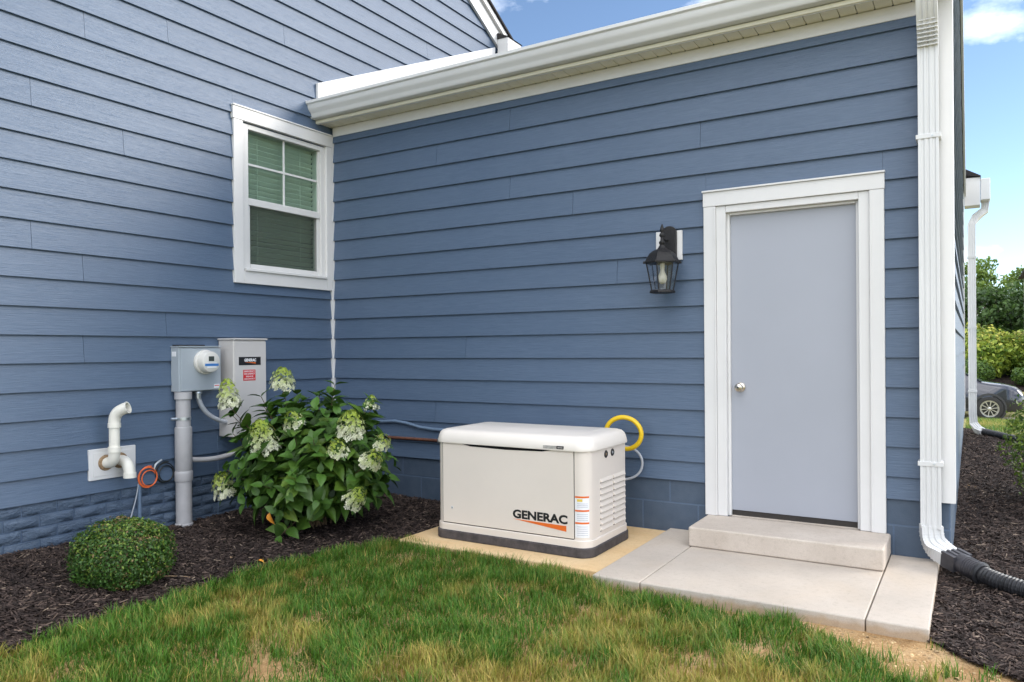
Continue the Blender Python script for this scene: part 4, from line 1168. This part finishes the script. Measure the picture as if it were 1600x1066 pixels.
N = 330000
xs = rng.uniform(1.15, 5.6, N); ys = rng.uniform(-4.2, -.85, N)
dist = np.hypot(xs - 5, ys + 5.06)
keep = in_lawn(xs, ys) & (rng.random(N) < grass_density(xs, ys) * np.where(ys < -3.6, .5, 1.0))
gxs, gys = xs[keep], ys[keep]
# a few stray tufts in the bare soil
for cx_, cy_, n_ in ((4.92, -1.60, 60), (4.86, -1.72, 80), (5.03, -1.62, 30), (4.70, -1.55, 40), (4.855, -1.33, 14), (5.06, -1.52, 26), (4.62, -1.74, 60)):
    gxs = np.append(gxs, rng.normal(cx_, .022, n_)); gys = np.append(gys, rng.normal(cy_, .018, n_))
grass('lawn_grass', gxs, gys, 1.0, 'patchy green and straw-coloured lawn in front of the generator')
N = 60000
xs = rng.uniform(4.9, 9.5, N); ys = 6.4 + rng.random(N) ** 1.3 * 13.5
keep = (xs > np.where(ys < 8.35, mr_hi(np.minimum(ys, 8.29)) + .02, 4.7))
grass('lawn_grass', xs[keep], ys[keep], 1.5, 'sunny yellow-green lawn beyond the garage side mulch bed')
N = 60000
xs = rng.uniform(5.2, 9.6, N); ys = rng.uniform(-4.5, 6.6, N)
keep = (xs > np.where(ys > -1.6, mr_hi(np.maximum(ys, -1.6)) + .02, 5.5 + (vn.fbm(ys * 4, xs * 4) - .5) * .4))
grass('lawn_grass', xs[keep], ys[keep], 1.25, 'green lawn strip to the right of the garage side mulch bed')
# loose crumbs of stone and earth on the soil
N = 700
xs = rng.uniform(4.20, 5.25, N); ys = -1.285 - rng.random(N) ** 1.4 * .5 - np.maximum(0, xs - 4.4) * .12
keep = ~in_lawn(xs, ys) & (xs < mr_lo(ys) - .0); xs, ys = xs[keep], ys[keep]; n = len(xs)
sz = rng.uniform(.0015, .005, n) * rng.choice([1, 1, 1, 1, 2.2], n)
a_ = np.array([(-1, -.8, -.3), (.9, -1, -.3), (1, .8, -.3), (-.8, 1, -.3), (-.5, -.4, .6), (.5, -.5, .7), (.6, .4, .5), (-.4, .5, .65)])
m = rots(rng.uniform(0, 6.3, n), rng.normal(0, .4, n), rng.normal(0, .4, n)) * (sz[:, None] * rng.uniform(.6, 1.2, (n, 3)))[:, None, :]
c = np.array((.50, .35, .19)) * rng.uniform(.6, 1.35, (n, 1))
tag(batch('gravel', a_, [(4, 5, 6, 7), (0, 1, 5, 4), (1, 2, 6, 5), (2, 3, 7, 6), (3, 0, 4, 7)], m, np.stack([xs, ys, gz(xs, ys) + sz * .2], -1), 'chips', c), 'pale crumbs of stone and earth on the bare soil by the patio', 'gravel', kind='stuff')

# ------------------------------------------------------------------ boxwood
def leaf_cloud(name, pts, nrm, size, cols, parent, mat='leafmass', tilt=.6, aspect=.55):
    n = len(pts)
    a = rng.normal(0, 1, (n, 3)); N_ = nrm + rng.normal(0, tilt, (n, 3)); N_ /= np.linalg.norm(N_, axis=1)[:, None]
    t = np.cross(N_, a); t /= np.linalg.norm(t, axis=1)[:, None] + 1e-9; b = np.cross(N_, t)
    m = np.stack([t * size[:, None], b * size[:, None] * aspect, N_ * size[:, None] * .35], -1)
    base = [(-.5, 0, 0), (-.05, -.5, .25), (.5, 0, -.1), (-.05, .5, .25)]
    return batch(name, base, [(0, 1, 2, 3)], m, pts, mat, cols, parent)
BX = thing('boxwood', 'round clipped green boxwood shrub in the mulch below the vents', 'shrub', (.95, -2.60, -.06))
n = 15000
d = rng.normal(0, 1, (n, 3)); d /= np.linalg.norm(d, axis=1)[:, None]
lump = .86 + .22 * vn.fbm(d[:, 0] * 4 + 5, d[:, 1] * 4 + d[:, 2] * 3.5) + np.where(rng.random(n) < .12, rng.random(n) * .09, 0)
shape = np.where(d[:, 2] < 0, 1, 1)
rad = (1 - .28 * rng.random(n) ** 1.6) * lump
sq = np.abs(d) ** 2.25; k = sq.sum(1) ** (-1 / 2.25)
pts = d * k[:, None] * rad[:, None] * np.array((.262, .262, .205)) + np.array((.95, -2.60, .118))
pts[:, 2] = np.maximum(pts[:, 2], -.03 + rng.random(n) * .03)
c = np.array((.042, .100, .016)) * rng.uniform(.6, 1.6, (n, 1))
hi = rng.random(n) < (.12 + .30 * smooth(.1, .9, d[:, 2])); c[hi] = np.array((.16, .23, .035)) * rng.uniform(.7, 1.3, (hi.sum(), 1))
br = (rng.random(n) < .045) | (vn2.fbm(d[:, 0] * 5 + 9, d[:, 2] * 5 + d[:, 1]) > .74); c[br] = np.array((.26, .18, .08)) * rng.uniform(.6, 1.2, (br.sum(), 1))
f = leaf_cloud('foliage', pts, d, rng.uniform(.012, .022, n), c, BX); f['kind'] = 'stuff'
for i in range(7):
    a = i * .9; MB().tube(bez((.95, -2.60, -.08), (.95, -2.60, .02), (.95 + .1 * math.cos(a), -2.60 + .1 * math.sin(a), .08), (.95 + .2 * math.cos(a), -2.60 + .2 * math.sin(a), .20), 5), [.012, .011, .010, .008, .006, .004], 6).build('stem', 'stem', BX)

# ------------------------------------------------------------------ hydrangea
HY = thing('hydrangea', 'large leafy hydrangea bush with lime and cream flower cones', 'bush', (.93, -1.12, -.06))
HC = np.array((.93, -1.13, .42))
def leaf_mesh(seed, fold=.25, droop=.25, wave=.05):
    r_ = random.Random(seed); rows = 7; vs = []; fs = []
    for i in range(rows + 1):
        t = i / rows
        w = .325 * (math.sin(math.pi * min(1, t * 1.02) ** .82) ** .85) * (1 - .25 * t) if 0 < i < rows else .0
        zc = -droop * t * t + .06 * t
        for s in (-1, -.5, 0, .5, 1):
            vs.append((t, s * w, zc + abs(s) * w * fold * 1.6 - abs(s) ** 3 * w * .25 + r_.uniform(-wave, wave) * .3 * abs(s)))
    for i in range(rows):
        for j in range(4):
            a = i * 5 + j; fs.append((a, a + 5, a + 6, a + 1))
    me = bpy.data.meshes.new('leaf'); me.from_pydata(vs, [], fs); me.materials.append(MAT['hleaf'])
    me.polygons.foreach_set('use_smooth', [True] * len(me.polygons)); me.update()
    return me, np.array(vs), fs
LM = [leaf_mesh(i, fold=.15 + .2 * (i % 3), droop=.12 + .12 * (i % 4)) for i in range(6)]
cands = []; stems = []
hr = random.Random(21)
def shoot(tip, base, nleaf, droop=0.):
    tip = Vector(tip); base = Vector(base)
    mid = base.lerp(tip, .5) + Vector((0, 0, .10))
    path = bez(base, base.lerp(mid, .6) + Vector((0, 0, .1)), mid, tip, 14)
    stems.append(path)
    ax0 = (path[-1] - path[-3]).normalized()
    roll_ = hr.uniform(0, 6.28)
    for j in range(nleaf):
        t = 1 - j * .062 * hr.uniform(.8, 1.2) / max(.3, (tip - base).length)
        if t < .25: break
        f_ = t * 14; i_ = min(13, int(f_)); p = path[i_].lerp(path[i_ + 1], f_ - i_); ax = (path[i_ + 1] - path[i_]).normalized()
        a_ = ax.cross(Vector((0, 0, 1)))
        if a_.length < .05: a_ = Vector((1, 0, 0))
        a_.normalize(); b_ = ax.cross(a_)
        ang = roll_ + j * math.pi / 2 + hr.uniform(-.3, .3)
        for s in (0, math.pi):
            dirn = (a_ * math.cos(ang + s) + b_ * math.sin(ang + s)) * .85 + ax * .45 + Vector((0, 0, hr.uniform(-.12, .26)))
            dirn.normalize()
            size = hr.uniform(.085, .140) * (.55 + .45 * min(1, .35 + j * .35)) 
            cands.append((p, dirn, size))
nsh = 150
for i in range(nsh):
    u = (i + .5) / nsh
    zc = 1 - 1.52 * u; th = i * 2.39996 + hr.uniform(-.25, .25)
    rr_ = math.sqrt(max(0, 1 - zc * zc))
    k = hr.uniform(.80, 1.02)
    tip = (HC[0] + rr_ * math.cos(th) * .57 * k, HC[1] + rr_ * math.sin(th) * .57 * k, HC[2] + zc * .53 * k)
    if tip[2] < .0: tip = (tip[0], tip[1], .02 + hr.random() * .06)
    shoot(tip, (HC[0] + hr.uniform(-.09, .09), HC[1] + hr.uniform(-.09, .09), -.06), hr.choice([4, 5, 5, 6]))
for tp in ((.47, -1.50, .85), (.76, -1.28, .98), (.93, -1.58, .58), (1.04, -1.42, .74), (1.42, -1.28, .68), (1.40, -1.38, .56), (1.58, -1.16, .60), (1.54, -1.24, .49), (.52, -1.57, .24), (1.44, -1.30, .23), (1.28, -.92, .82),
           (.44, -1.45, .78), (.62, -1.35, .92), (1.05, -1.05, 1.0), (1.30, -.95, .88), (.50, -1.50, .66), (1.05, -1.56, .02), (.56, -1.60, .42)):
    shoot(tp, (HC[0], HC[1], -.05), 7)
def leaf_matrix(p, dirn, size):
    x = Vector(dirn).normalized()
    up = Vector((0, 0, 1)) + Vector((hr.uniform(-.35, .35), hr.uniform(-.35, .35), 0)) + (Vector(p) - Vector(HC)).normalized() * .7
    y = up.cross(x).normalized(); z = x.cross(y)
    return Matrix(((x.x, y.x, z.x, 0), (x.y, y.y, z.y, 0), (x.z, y.z, z.z, 0), (0, 0, 0, 1))), size
cands.sort(key=lambda c: -(c[2] / (c[0] + c[1] * c[2] * .5 - CAM).dot(Fv) + .004 * ((c[0] - Vector(HC)).normalized().dot((CAM - Vector(HC)).normalized()) + .3 * (c[0].z - HC[2]))))
rest = []
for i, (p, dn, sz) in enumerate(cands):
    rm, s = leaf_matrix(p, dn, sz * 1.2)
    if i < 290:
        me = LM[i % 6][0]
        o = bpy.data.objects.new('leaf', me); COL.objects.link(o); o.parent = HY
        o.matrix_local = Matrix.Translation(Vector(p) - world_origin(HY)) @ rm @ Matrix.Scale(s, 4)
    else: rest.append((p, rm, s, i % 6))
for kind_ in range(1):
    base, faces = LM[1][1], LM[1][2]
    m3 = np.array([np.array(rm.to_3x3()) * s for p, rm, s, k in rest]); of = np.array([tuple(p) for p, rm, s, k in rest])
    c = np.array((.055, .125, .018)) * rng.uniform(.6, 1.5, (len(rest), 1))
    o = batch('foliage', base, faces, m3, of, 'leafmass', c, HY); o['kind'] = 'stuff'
    o.data.polygons.foreach_set('use_smooth', [True] * len(o.data.polygons))
for path in stems[:150:4] + stems[150:]:
    MB().tube(path, [.0055 - .003 * i / 14 for i in range(15)], 5).build('stem', 'stem', HY)
# dark filler leaves deep inside so that the bush is not see-through
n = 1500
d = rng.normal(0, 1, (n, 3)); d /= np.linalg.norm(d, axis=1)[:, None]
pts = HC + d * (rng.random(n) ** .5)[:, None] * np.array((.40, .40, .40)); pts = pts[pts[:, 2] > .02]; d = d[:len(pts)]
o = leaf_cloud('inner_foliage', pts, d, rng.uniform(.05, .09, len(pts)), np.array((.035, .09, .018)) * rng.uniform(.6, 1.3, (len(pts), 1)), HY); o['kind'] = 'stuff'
# flower cones
def panicle(p, dirn, length, width, nfl):
    p = Vector(p); ax = Vector(dirn).normalized()
    a_ = ax.cross(Vector((0, 0, 1))); a_ = a_.normalized() if a_.length > .05 else Vector((1, 0, 0)); b_ = ax.cross(a_)
    P_, N_, S_, C_ = [], [], [], []
    for i in range(nfl):
        t = hr.random() ** 1.1; an = hr.uniform(0, 6.283)
        r_ = width * math.sqrt(max(0.0, 1 - ((t - .22) / .80) ** 2)) * hr.uniform(.55, 1.12) + .004
        q_ = p + ax * (t * length) + (a_ * math.cos(an) + b_ * math.sin(an)) * r_
        nn = (a_ * math.cos(an) + b_ * math.sin(an)) + ax * .5
        P_.append(q_); N_.append(nn.normalized())
        lime = min(1, max(0, t * 1.5 - .15 + hr.uniform(-.25, .25)))
        cw, cl = np.array((.80, .80, .62)), np.array((.42, .52, .085))
        C_.append((cw * (1 - lime) + cl * lime) * hr.uniform(.75, 1.1)); S_.append(hr.uniform(.011, .018) * (1.3 - .55 * lime))
    P_, N_, S_, C_ = np.array([tuple(v_) for v_ in P_]), np.array([tuple(v_) for v_ in N_]), np.array(S_), np.array(C_)
    n_ = len(P_)
    t1 = np.cross(N_, rng.normal(0, 1, (n_, 3))); t1 /= np.linalg.norm(t1, axis=1)[:, None]; t2 = np.cross(N_, t1)
    m_ = np.stack([t1 * S_[:, None], t2 * S_[:, None], N_ * S_[:, None]], -1)
    base = []; faces = []
    for k in range(4):
        c_, s_ = math.cos(k * math.pi / 2), math.sin(k * math.pi / 2)
        rot = lambda x, y, z: (x * c_ - y * s_, x * s_ + y * c_, z)
        nb = len(base); base += [rot(0.05, 0, 0), rot(.5, -.38, .16), rot(1, 0, .10), rot(.5, .38, .16)]; faces.append((nb, nb + 1, nb + 2, nb + 3))
    o = batch('flower_cone', base, faces, m_, P_, 'petal', C_, HY)
    return o
fl = [((.47, -1.50, .85), (-.05, -.1, 1), .20, .070, 240), ((.76, -1.28, .98), (.15, -.1, 1), .15, .080, 220), ((.93, -1.58, .58), (.08, -.35, 1), .22, .085, 330), ((1.04, -1.42, .74), (0, -.5, 1), .10, .065, 110),
      ((1.42, -1.28, .68), (.25, -.2, 1), .17, .085, 290), ((1.40, -1.38, .56), (.2, -.5, 1), .11, .065, 110), ((1.58, -1.16, .60), (.5, -.2, .7), .10, .05, 80), ((1.54, -1.24, .49), (.8, -.2, .6), .15, .062, 150),
      ((.52, -1.57, .24), (-.1, -.3, 1), .17, .075, 250), ((1.44, -1.30, .23), (.85, -.2, .6), .17, .060, 170), ((1.28, -.92, .82), (.1, 0, 1), .10, .05, 60)]
for f_ in fl: panicle(*f_)
ol = bpy.data.objects.new('leaf', LM[2][0].copy()); ol.data.materials.clear(); ol.data.materials.append(MAT['orange_leaf']); COL.objects.link(ol); ol.parent = HY
ol['label'] = 'withered orange leaf'
ol.matrix_local = Matrix.Translation(Vector((1.06, -1.66, .19)) - world_origin(HY)) @ Matrix.Rotation(R(75), 4, 'Y') @ Matrix.Rotation(R(90), 4, 'X') @ Matrix.Scale(.085, 4)

# ------------------------------------------------------------------ shrubs, trees, car and neighbour beyond the garage
def shrub(name, label, c, r, h, n, size, dark, light, cat='shrub', group=None, flower=None):
    t = thing(name, label, cat, (c[0], c[1], c[2]), group)
    d = rng.normal(0, 1, (n, 3)); d /= np.linalg.norm(d, axis=1)[:, None]
    lump = .72 + .5 * vn.fbm(d[:, 0] * 2.6 + c[0], d[:, 1] * 2.6 + d[:, 2] * 3 + c[1])
    rad = (1 - .45 * rng.random(n) ** 1.4) * lump
    pts = d * rad[:, None] * np.array((r, r, h * .56)) + np.array((c[0], c[1], c[2] + h * .46))
    pts[:, 2] = np.maximum(pts[:, 2], c[2] + .03)
    cl = vn2.fbm(d[:, 0] * 5 + 3, d[:, 2] * 5 + d[:, 1] * 4)[:, None]
    cc = np.array(dark) + (np.array(light) - np.array(dark)) * smooth(.3, .75, cl * .7 + rng.random((n, 1)) * .4)
    if flower is not None:
        fm = (rng.random(n) < .30 * smooth(-.1, .8, d[:, 2])); cc[fm] = np.array(flower) * rng.uniform(.7, 1.1, (fm.sum(), 1))
    o = leaf_cloud('foliage', pts, d, rng.uniform(.7, 1.3, n) * size, cc, t); o['kind'] = 'stuff'
    for i in range(5):
        a = i * 1.26; MB().tube(bez((c[0], c[1], c[2] - .05), (c[0], c[1], c[2] + .1 * h), (c[0] + r * .3 * math.cos(a), c[1] + r * .3 * math.sin(a), c[2] + .3 * h), (c[0] + r * .55 * math.cos(a), c[1] + r * .55 * math.sin(a), c[2] + .6 * h), 5), [.02 * h] * 3 + [.012 * h] * 3, 5).build('stem', 'stem', t)
    return t
shrub('evergreen_shrub', 'bushy green shrub growing beside the garage side mulch bed', (5.74, 2.45, -.03), .53, 1.02, 6500, .038, (.045, .10, .014), (.19, .27, .035))
for i, (x, y, r_, h, lab, fl_) in enumerate(((5.2, 30.5, 1.5, 2.0, 'flowering lime-yellow hydrangea shrub behind the parked car, taller one', (.62, .60, .12)), (7.2, 31, 1.5, 1.9, 'flowering lime-yellow shrub behind the parked car, next to the white house corner', (.60, .58, .14)), (3.4, 31, 1.4, 1.8, 'flowering lime-yellow shrub mostly hidden by the garage wall', (.60, .58, .12)))):
    shrub('flowering_shrub', lab, (x, y, float(gz(x, y))), r_, h, 6000, .16, (.09, .17, .02), (.34, .42, .05), flower=fl_)
for i, (x, y, r_, h, lab) in enumerate(((4.9, 28.2, .9, .95, 'low dark green shrub in front of the lime-yellow hydrangea'), (6.9, 28.0, .7, .75, 'small rounded bright green shrub near the parked car bonnet'), (8.2, 28.3, .8, .9, 'low green shrub beside the white house corner'))):
    shrub('low_shrub', lab, (x, y, float(gz(x, y))), r_, h, 3000, .10, (.03, .075, .014), (.12, .20, .03))
bed = MB().prism([(2, 26.9, float(gz(5, 26.9)) + .05), (12, 26.9, float(gz(5, 26.9)) + .05), (12, 32, .22), (2, 32, .22)], [(2, 26.9, float(gz(5, 26.9)) - .1), (12, 26.9, float(gz(5, 26.9)) - .1), (12, 32, .0), (2, 32, .0)]).build('planting_bed', 'mulch')
tag(bed, kind='structure')

def tree(label, x, y, h, r_, n, size, dark, light, seed):
    zb = float(gz(x, y)); tr_ = random.Random(seed)
    t = thing('tree', label, 'tree', (x, y, zb), 'trees beyond the parked car')
    mb = MB(); mb.tube([(x, y, zb - .2), (x + .05, y, zb + h * .25), (x, y + .1, zb + h * .5), (x + .1, y, zb + h * .85)], [.22, .17, .12, .04], 8)
    clumps = []
    for i in range(17):
        a = i * 2.4; zz = h * (.28 + .66 * (i + .5) / 17); rr_ = r_ * (1.05 - .75 * abs((zz / h) - .5)) * tr_.uniform(.45, 1)
        p = (x + rr_ * math.cos(a), y + rr_ * math.sin(a), zb + zz)
        mb.tube([(x, y, zb + zz * .7), ((x + p[0]) / 2, (y + p[1]) / 2, zb + zz * .88), p], [.06, .045, .02], 5)
        clumps.append((p, tr_.uniform(.45, .8) * r_ * .62))
    mb.build('trunk', 'bark', t)
    k = rng.integers(0, len(clumps), n); cp_ = np.array([clumps[i][0] for i in k]); cr = np.array([clumps[i][1] for i in k])
    d = rng.normal(0, 1, (n, 3)); d /= np.linalg.norm(d, axis=1)[:, None]
    pts = cp_ + d * (cr * rng.random(n) ** .45)[:, None] * np.array((1, 1, .72))
    cc = np.array(dark) + (np.array(light) - np.array(dark)) * np.clip(rng.random((n, 1)) * .7 + .3 * (d[:, 2:3] + .2), 0, 1)
    o = leaf_cloud('crown', pts, d, rng.uniform(.7, 1.3, n) * size, cc, t, tilt=.9); o['kind'] = 'stuff'
G1, G2 = (.06, .12, .022), (.24, .34, .06)
tree('tall loose green tree above the flowering shrubs beside the garage downspout', 4.9, 58, 7.4, 2.5, 3600, .30, G1, G2, 1)
tree('airy green tree between the taller tree and the white house corner', 8.3, 60, 7.0, 2.6, 3400, .30, G1, (.26, .36, .07), 2)
tree('broad tree partly hidden by the white house corner', 11.6, 58, 7.2, 2.7, 3600, .30, G1, G2, 3)
tree('low dense dark green tree behind the flowering shrubs', 6.2, 50, 4.6, 2.6, 6500, .30, (.022, .055, .014), (.075, .14, .03), 4)
tree('second low dense dark tree next to the white house corner', 10.0, 50, 4.8, 2.6, 6500, .30, (.022, .055, .014), (.07, .13, .03), 5)
tree('dark tree mostly hidden behind the garage', 2.6, 52, 5.4, 2.8, 5000, .32, (.022, .055, .014), (.08, .15, .03), 6)

# neighbouring house, only its white corner shows
nh = thing('neighbour_house', 'white corner of a neighbouring house at the edge of the trees', 'house', (9, 29, .0))
MB().box(7.22, 14, 29.0, 40, -.3, 4.60).build('wall', 'trim', nh)
MB().box(7.16, 7.30, 28.93, 29.08, -.2, 4.60).build('corner_trim', 'trim', nh, bevel=.01)
MB().prism([(6.98, 28.6, 4.60), (14.4, 28.6, 4.60), (14.4, 28.6, 4.78), (6.98, 28.6, 4.78)], [(6.98, 40.4, 4.60), (14.4, 40.4, 4.60), (10.4, 40.4, 7.4), (10.3, 40.4, 7.4)]).build('roof', 'shingle', nh)
MB().box(6.96, 14.42, 28.52, 28.598, 4.56, 4.76).build('fascia', 'trim', nh)
MB().box(8.0, 9.0, 28.96, 29.0, 1.0, 2.6).build('window', 'lcd', nh)

dv = MB().box(-6, 16, 20.3, 24.8, -1.1, -.905).build('driveway', 'driveway'); tag(dv, kind='structure')
dv['label'] = 'concrete driveway under the parked car'

# parked car (front to the right)
q = M('car_paint', (.016, .018, .032), .3, .2, .5); q.b.inputs['Coat Weight'].default_value = 1; q.b.inputs['Coat Roughness'].default_value = .04; MAT['car'] = q.mottle(2, .04).m
MAT['tyre'] = M('tyre_rubber', (.022, .021, .021), .75).mottle(20, .25).m
MAT['alloy'] = M('alloy_rim', (.62, .60, .58), .3, .8).mottle(20, .06).m
MAT['carglass'] = M('car_glass', (.06, .075, .085), .06, 0, .9).mottle(2, .1).m
MAT['headlight'] = M('headlight_lens', (.55, .56, .58), .12, 0, .8).mottle(20, .2).m
MAT['cladding'] = M('black_cladding', (.030, .030, .032), .6).mottle(20, .2).m
CG = -.905; WX = 5.43; YS = 21.0
car = thing('car', 'dark blue-grey sport utility car parked beyond the garage', 'car', (4.0, 21.9, CG))
cxo = WX - 0.0
def sect(x, zb, zm, zt, hw_b, hw_m, hw_t):
    """closed cross-section ring at x"""
    cyc = YS + .93
    right = [(hw_b, zb), (hw_m, zb + .10), (hw_m + .01, (zb + zm) / 2), (hw_m, zm), (hw_t + (hw_m - hw_t) * .35, zm + (zt - zm) * .55), (hw_t, zt - .02), (hw_t * .55, zt)]
    pts = [(x, cyc - w_, CG + z_) for w_, z_ in right] + [(x, cyc + w_, CG + z_) for w_, z_ in right[::-1]]
    return pts
S = [(-3.72, .45, .80, .86, .70, .80, .70), (-3.62, .32, .95, 1.30, .80, .90, .72), (-3.35, .28, 1.02, 1.60, .84, .93, .66), (-2.6, .26, 1.02, 1.70, .86, .935, .64), (-1.6, .25, 1.00, 1.71, .86, .935, .65), (-1.15, .25, .99, 1.66, .86, .935, .66),
     (-.62, .25, .98, 1.34, .86, .935, .72), (-.22, .25, .97, 1.12, .86, .93, .78), (.0, .25, .96, 1.09, .86, .93, .80), (.40, .25, .92, 1.04, .86, .92, .78), (.66, .26, .84, .97, .83, .88, .72), (.80, .30, .72, .86, .76, .80, .64), (.86, .38, .62, .72, .66, .70, .55)]
MB().loft([sect(cxo + a, *b) for a, *b in S]).build('body', 'car', car, smooth=50)
# wheels with arches
def wheel(x):
    c = (x, YS + .02, CG + .345)
    arch = []
    MB().lathe([(0, -.05), (.40, -.05), (.43, -.02), (.43, .03), (.375, .035), (.375, -.0), (0, 0)], (x, YS - .005, CG + .36), (0, -1, 0), 36).build('wheel_arch', 'cladding', car, smooth=35)
    w_ = MB().lathe([(.20, -.10), (.33, -.10), (.345, -.06), (.345, .06), (.335, .085), (.30, .095), (.245, .092), (.235, .08), (.2, .02)], (c[0], c[1] - .02, c[2]), (0, -1, 0), 40, cap=False).build('wheel', 'tyre', car, smooth=35)
    MB().lathe([(.222, .092), (.240, .094), (.242, .08), (.225, .05), (.2, .05)], (c[0], c[1] - .02, c[2]), (0, -1, 0), 40, cap=False).build('rim', 'alloy', w_, smooth=35)
    MB().lathe([(0, .04), (.23, .04), (.23, .045), (0, .045)], (c[0], c[1] - .02, c[2]), (0, -1, 0), 30).build('brake', 'black', w_)
    MB().lathe([(0, .07), (.045, .07), (.045, .092), (.03, .098), (0, .098)], (c[0], c[1] - .02, c[2]), (0, -1, 0), 20).build('hub_cap', 'alloy', w_, smooth=35)
    for k in range(10):
        a = 2 * math.pi * k / 10 + .15; u_ = Vector((math.cos(a), 0, math.sin(a))); s_ = Vector((-math.sin(a), 0, math.cos(a)))
        p0, p1 = Vector((c[0], c[1] - .10, c[2])) + u_ * .03, Vector((c[0], c[1] - .105, c[2])) + u_ * .232
        MB().prism([p0 - s_ * .009, p0 + s_ * .009, p0 + s_ * .009 + Vector((0, .02, 0)), p0 - s_ * .009 + Vector((0, .02, 0))], [p1 - s_ * .014, p1 + s_ * .014, p1 + s_ * .014 + Vector((0, .02, 0)), p1 - s_ * .014 + Vector((0, .02, 0))]).build('spoke', 'alloy', w_)
wheel(cxo); wheel(cxo - 2.7)
ysf = YS - .012
MB().prism([(cxo - .60, YS + .22, CG + 1.34), (cxo - .20, YS + .16, CG + 1.115), (cxo - .20, YS + 1.70, CG + 1.115), (cxo - .60, YS + 1.64, CG + 1.34)],
           [(cxo - .58, YS + .22, CG + 1.36), (cxo - .18, YS + .16, CG + 1.135), (cxo - .18, YS + 1.70, CG + 1.135), (cxo - .58, YS + 1.64, CG + 1.36)]).build('windshield', 'carglass', car)
for xa, xb_, za_, zb3 in ((-1.62, -.72, 1.03, 1.28), (-2.62, -1.68, 1.03, 1.5)):
    MB().prism([(cxo + xa, ysf - .0, CG + za_), (cxo + xb_, ysf, CG + za_), (cxo + xb_ - .22, ysf + .12, CG + zb3), (cxo + xa, ysf + .16, CG + 1.55)],
               [(cxo + xa, ysf + .03, CG + za_), (cxo + xb_, ysf + .03, CG + za_), (cxo + xb_ - .22, ysf + .15, CG + zb3), (cxo + xa, ysf + .19, CG + 1.55)]).build('side_window', 'carglass', car)
MB().prism([(cxo + .30, YS + .005, CG + .86), (cxo + .62, YS + .06, CG + .80), (cxo + .70, YS + .12, CG + .72), (cxo + .42, YS + .02, CG + .74)], [(cxo + .30, YS + .1, CG + .86), (cxo + .62, YS + .16, CG + .80), (cxo + .70, YS + .2, CG + .72), (cxo + .42, YS + .1, CG + .74)]).build('headlight', 'headlight', car)
MB().box(cxo - 2.2, cxo - .45, YS - .005, YS + .1, CG + .24, CG + .36).build('sill_cladding', 'cladding', car, bevel=.02)
MB().box(cxo - .95, cxo - .72, YS - .16, YS - .02, CG + 1.02, CG + 1.16).build('mirror', 'car', car, bevel=.04)

# a dry twig and two fallen leaves on the mulch
zt2 = lambda x, y: float(mz_left(np.array(x), np.array(y))) + .014
tag(MB().tube([(1.05, -2.47, zt2(1.05, -2.47)), (1.10, -2.42, zt2(1.10, -2.42) + .004), (1.15, -2.36, zt2(1.15, -2.36)), (1.20, -2.33, zt2(1.20, -2.33))], [.002, .003, .0028, .0015], 6).build('twig', 'foam', None, smooth=True), 'thin pale twig lying on the mulch beside the boxwood', 'twig')
for (x, y, a, lab) in ((1.26, -1.93, .4, 'dry yellow leaf lying on the mulch near the lawn edge'), (1.10, -2.0, 1.9, 'curled tan leaf on the mulch between boxwood and hydrangea')):
    o = bpy.data.objects.new('fallen_leaf', LM[2][0].copy()); o.data.materials.clear(); o.data.materials.append(MAT['foam' if a > 1 else 'orange_leaf']); COL.objects.link(o)
    o.matrix_world = Matrix.Translation((x, y, zt2(x, y) + .006)) @ Matrix.Rotation(a, 4, 'Z') @ Matrix.Scale(.05, 4)
    tag(o, lab, 'leaf')
